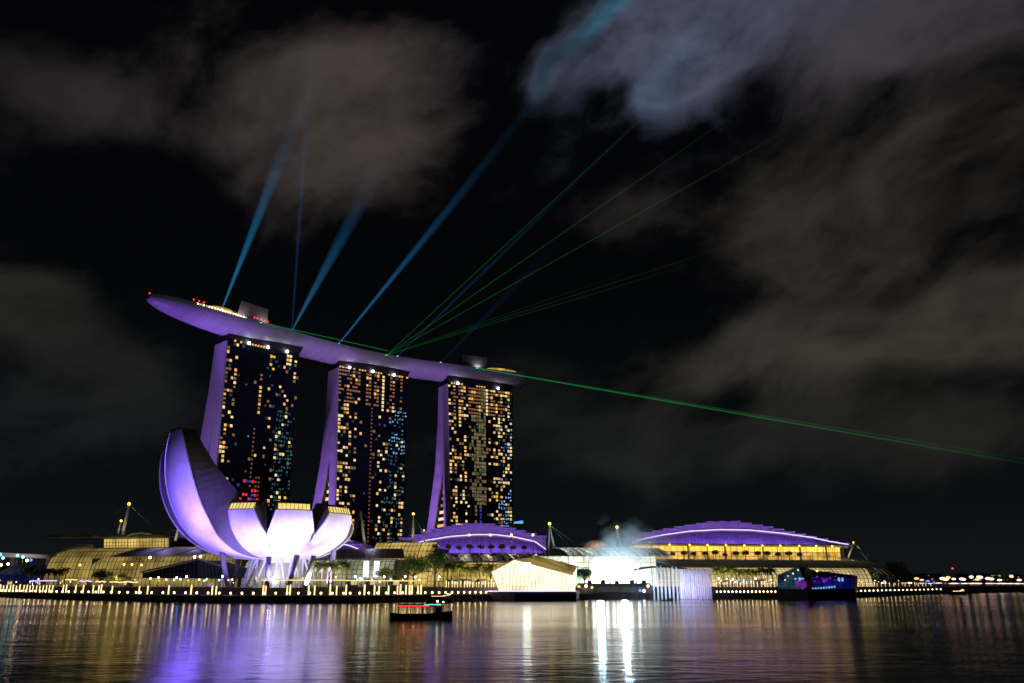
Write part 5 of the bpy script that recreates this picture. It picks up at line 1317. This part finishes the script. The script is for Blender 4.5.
b2 = bumboat('boat with long white light strips moored against the quay left of the crystal pavilion', 'lamp_strip', 'lamp_strip'); place(b2, (WX(440, 250, .5), 250, 0), rad(30), .95)
b3 = bumboat('tiny dark unlit boat in front of the thick fountain jets', None, None, 'dark'); place(b3, (WX(667, 280, .5), 280, 0), rad(-5), .42)
b4 = bumboat('small boat with amber lights far off at right below the city lights', 'lamp_amber', 'lamp_pink'); place(b4, (WX(958, 440, .5), 440, 0), rad(8), 1.0)

# ------------------------------------------------------------------ far shore at right
T = thing('far_block', 'pale low block on the far shore at the right edge', 'building', at(995, 1100))
a = W(990, 573.5, 1100); b = W(1001, 573.5, 1100); mb = MB(); mb.box(((a.x+b.x)/2, 1110, (4.2+a.z)/2), (b.x-a.x, 20, a.z-4.2)); mb.build('body', 'tower_wall', T)
mb = MB()
for i in range(6):
    for j in range(4): mb = MB(); mb.box((a.x+2+i*(b.x-a.x-4)/5, 1099.8, a.z-3-j*4), (1.3, .2, 1.6)); mb.build('window', 'window_amber', T)
spot((a.x+10, 1060, 8), (a.x+10, 1100, 14), 30000, (1, .8, .5), 90, .9, 1)
r5 = random.Random(5)
def shed(w, h):
    T = thing('far_building', 'x', 'building', (0, 0, 0)); mb = MB(); mb.box((0, 0, h/2), (w, 14, h)); mb.build('body', 'concrete', T); mb = MB()
    for j in range(max(1, int(h/4))):
        for i in range(int(w/4)):
            if r5.random() < .5: mb = MB(); mb.box((-w/2+2+i*4, -7.1, 2.4+j*4), (1.3, .2, .8)); mb.build('window', 'window_amber', T)
    mb = MB(); mb.box((0, 0, h+.3), (w+1, 15, .6)); mb.build('roof', 'roof_grey', T); return T
sh = [Stamp(shed(38, 8)), Stamp(shed(24, 12)), Stamp(shed(56, 6))]
for i, (px, Y) in enumerate(((915, 840), (930, 900), (944, 900), (958, 960), (970, 1000), (982, 1000), (1006, 1000), (1020, 1060), (1036, 1060))):
    sh[i % 3](at(px, Y), r5.uniform(-.3, .1), 1, 'low lit building on the far shore at right', 'low buildings on the far shore')
def street_lamp(h, m, r, lab):
    T = thing('street_lamp', lab, 'street lamp', (0, 0, 0)); mb = MB(); mb.tube([(0, 0, 0), (0, 0, h*.9), (.8, -.5, h)], [.2, .12, .09], 6); mb.build('pole', 'steel', T)
    mb = MB(); mb.ball((1.2, -.8, h), r*1.25); mb.build('lamp', m, T); return T
mat('far_pink', (.8, .6, .6), .4, em=(1, .55, .50), es=2.6)
kinds = [('far_white', 1.4, 'white'), ('far_pink', 1.8, 'pink'), ('lamp_gold', 1.5, 'amber'), ('window_blue_reflection_and_lamp', 1.5, 'pale blue'), ('lamp_blue', 1.5, 'deep blue'), ('lamp_violet', 1.6, 'violet')]
sls = [Stamp(street_lamp(12, m, r, 'x')) for m, r, nme in kinds]
def sl(k, px, py, Y):
    p = W(px, py, Y); h = max(2, p.z-4.2); s_ = h/12; o = sls[k]((p.x, Y, 4.2), 0, 1, 'street lamp with %s light on the far shore at right' % kinds[k][2], '%s street lamps on the far shore' % kinds[k][2])
    o.scale = (1, 1, s_)
for k, px, py in ((2, 914.5, 578.5), (2, 920, 580), (4, 926, 581), (4, 932, 584), (4, 935, 583.5), (5, 920, 587.5), (5, 929, 587.5), (1, 940.5, 578.5), (1, 943.5, 579.5), (2, 946, 577.5), (0, 952, 579), (1, 960, 579), (0, 962, 579.5),
                  (0, 969.5, 577), (2, 976.5, 577), (1, 978, 577.3), (2, 975, 579.5), (1, 986, 578.5), (1, 989.5, 579), (0, 997.5, 580), (3, 985.5, 583.5), (3, 988, 583), (4, 992, 585.5), (2, 1009.5, 576.3), (1, 1017.5, 580), (3, 1014, 586), (3, 1022.5, 586.3), (3, 1005, 587), (4, 971, 586), (3, 958, 586), (3, 914, 586.5), (2, 902, 583), (1, 950.5, 587)):
    sl(k, px, py, r5.uniform(640, 760) if px < 1000 else r5.uniform(760, 860))
for i in range(46):
    px = r5.uniform(950, 1024); k = r5.choice([0, 0, 1, 1, 2, 2, 5]); sl(k, px, 588.2+r5.uniform(-1, .3), r5.uniform(640, 720)+max(0, px-985)*2)
for i in range(10):
    px = r5.uniform(870, 945); sl(r5.choice([2, 2, 0, 3]), px, r5.uniform(583, 588), r5.uniform(500, 620))
T = thing('radio_mast', 'thin mast with a single red light on the far shore at right', 'mast', at(952.5, 1200)); p = W(952.5, 568.5, 1200)
mb = MB(); mb.tube([(p.x, 1200, 4.2), tuple(p)], [.8, .3], 6); mb.build('pole', 'steel', T); mb = MB(); mb.ball(tuple(p), 1.3); mb.build('lamp', 'lamp_red', T)
for i in range(14):
    px = 905+i*9.5+r5.uniform(-3, 3); Y = 760+i*30; copy_tree(TR[(0, 3)[i % 2]], at(px, Y), r5.uniform(0, 6), r5.uniform(.7, 1.15), 'dark tree among the city lights on the far shore', 'trees on the far shore')
for i in range(30):
    pass
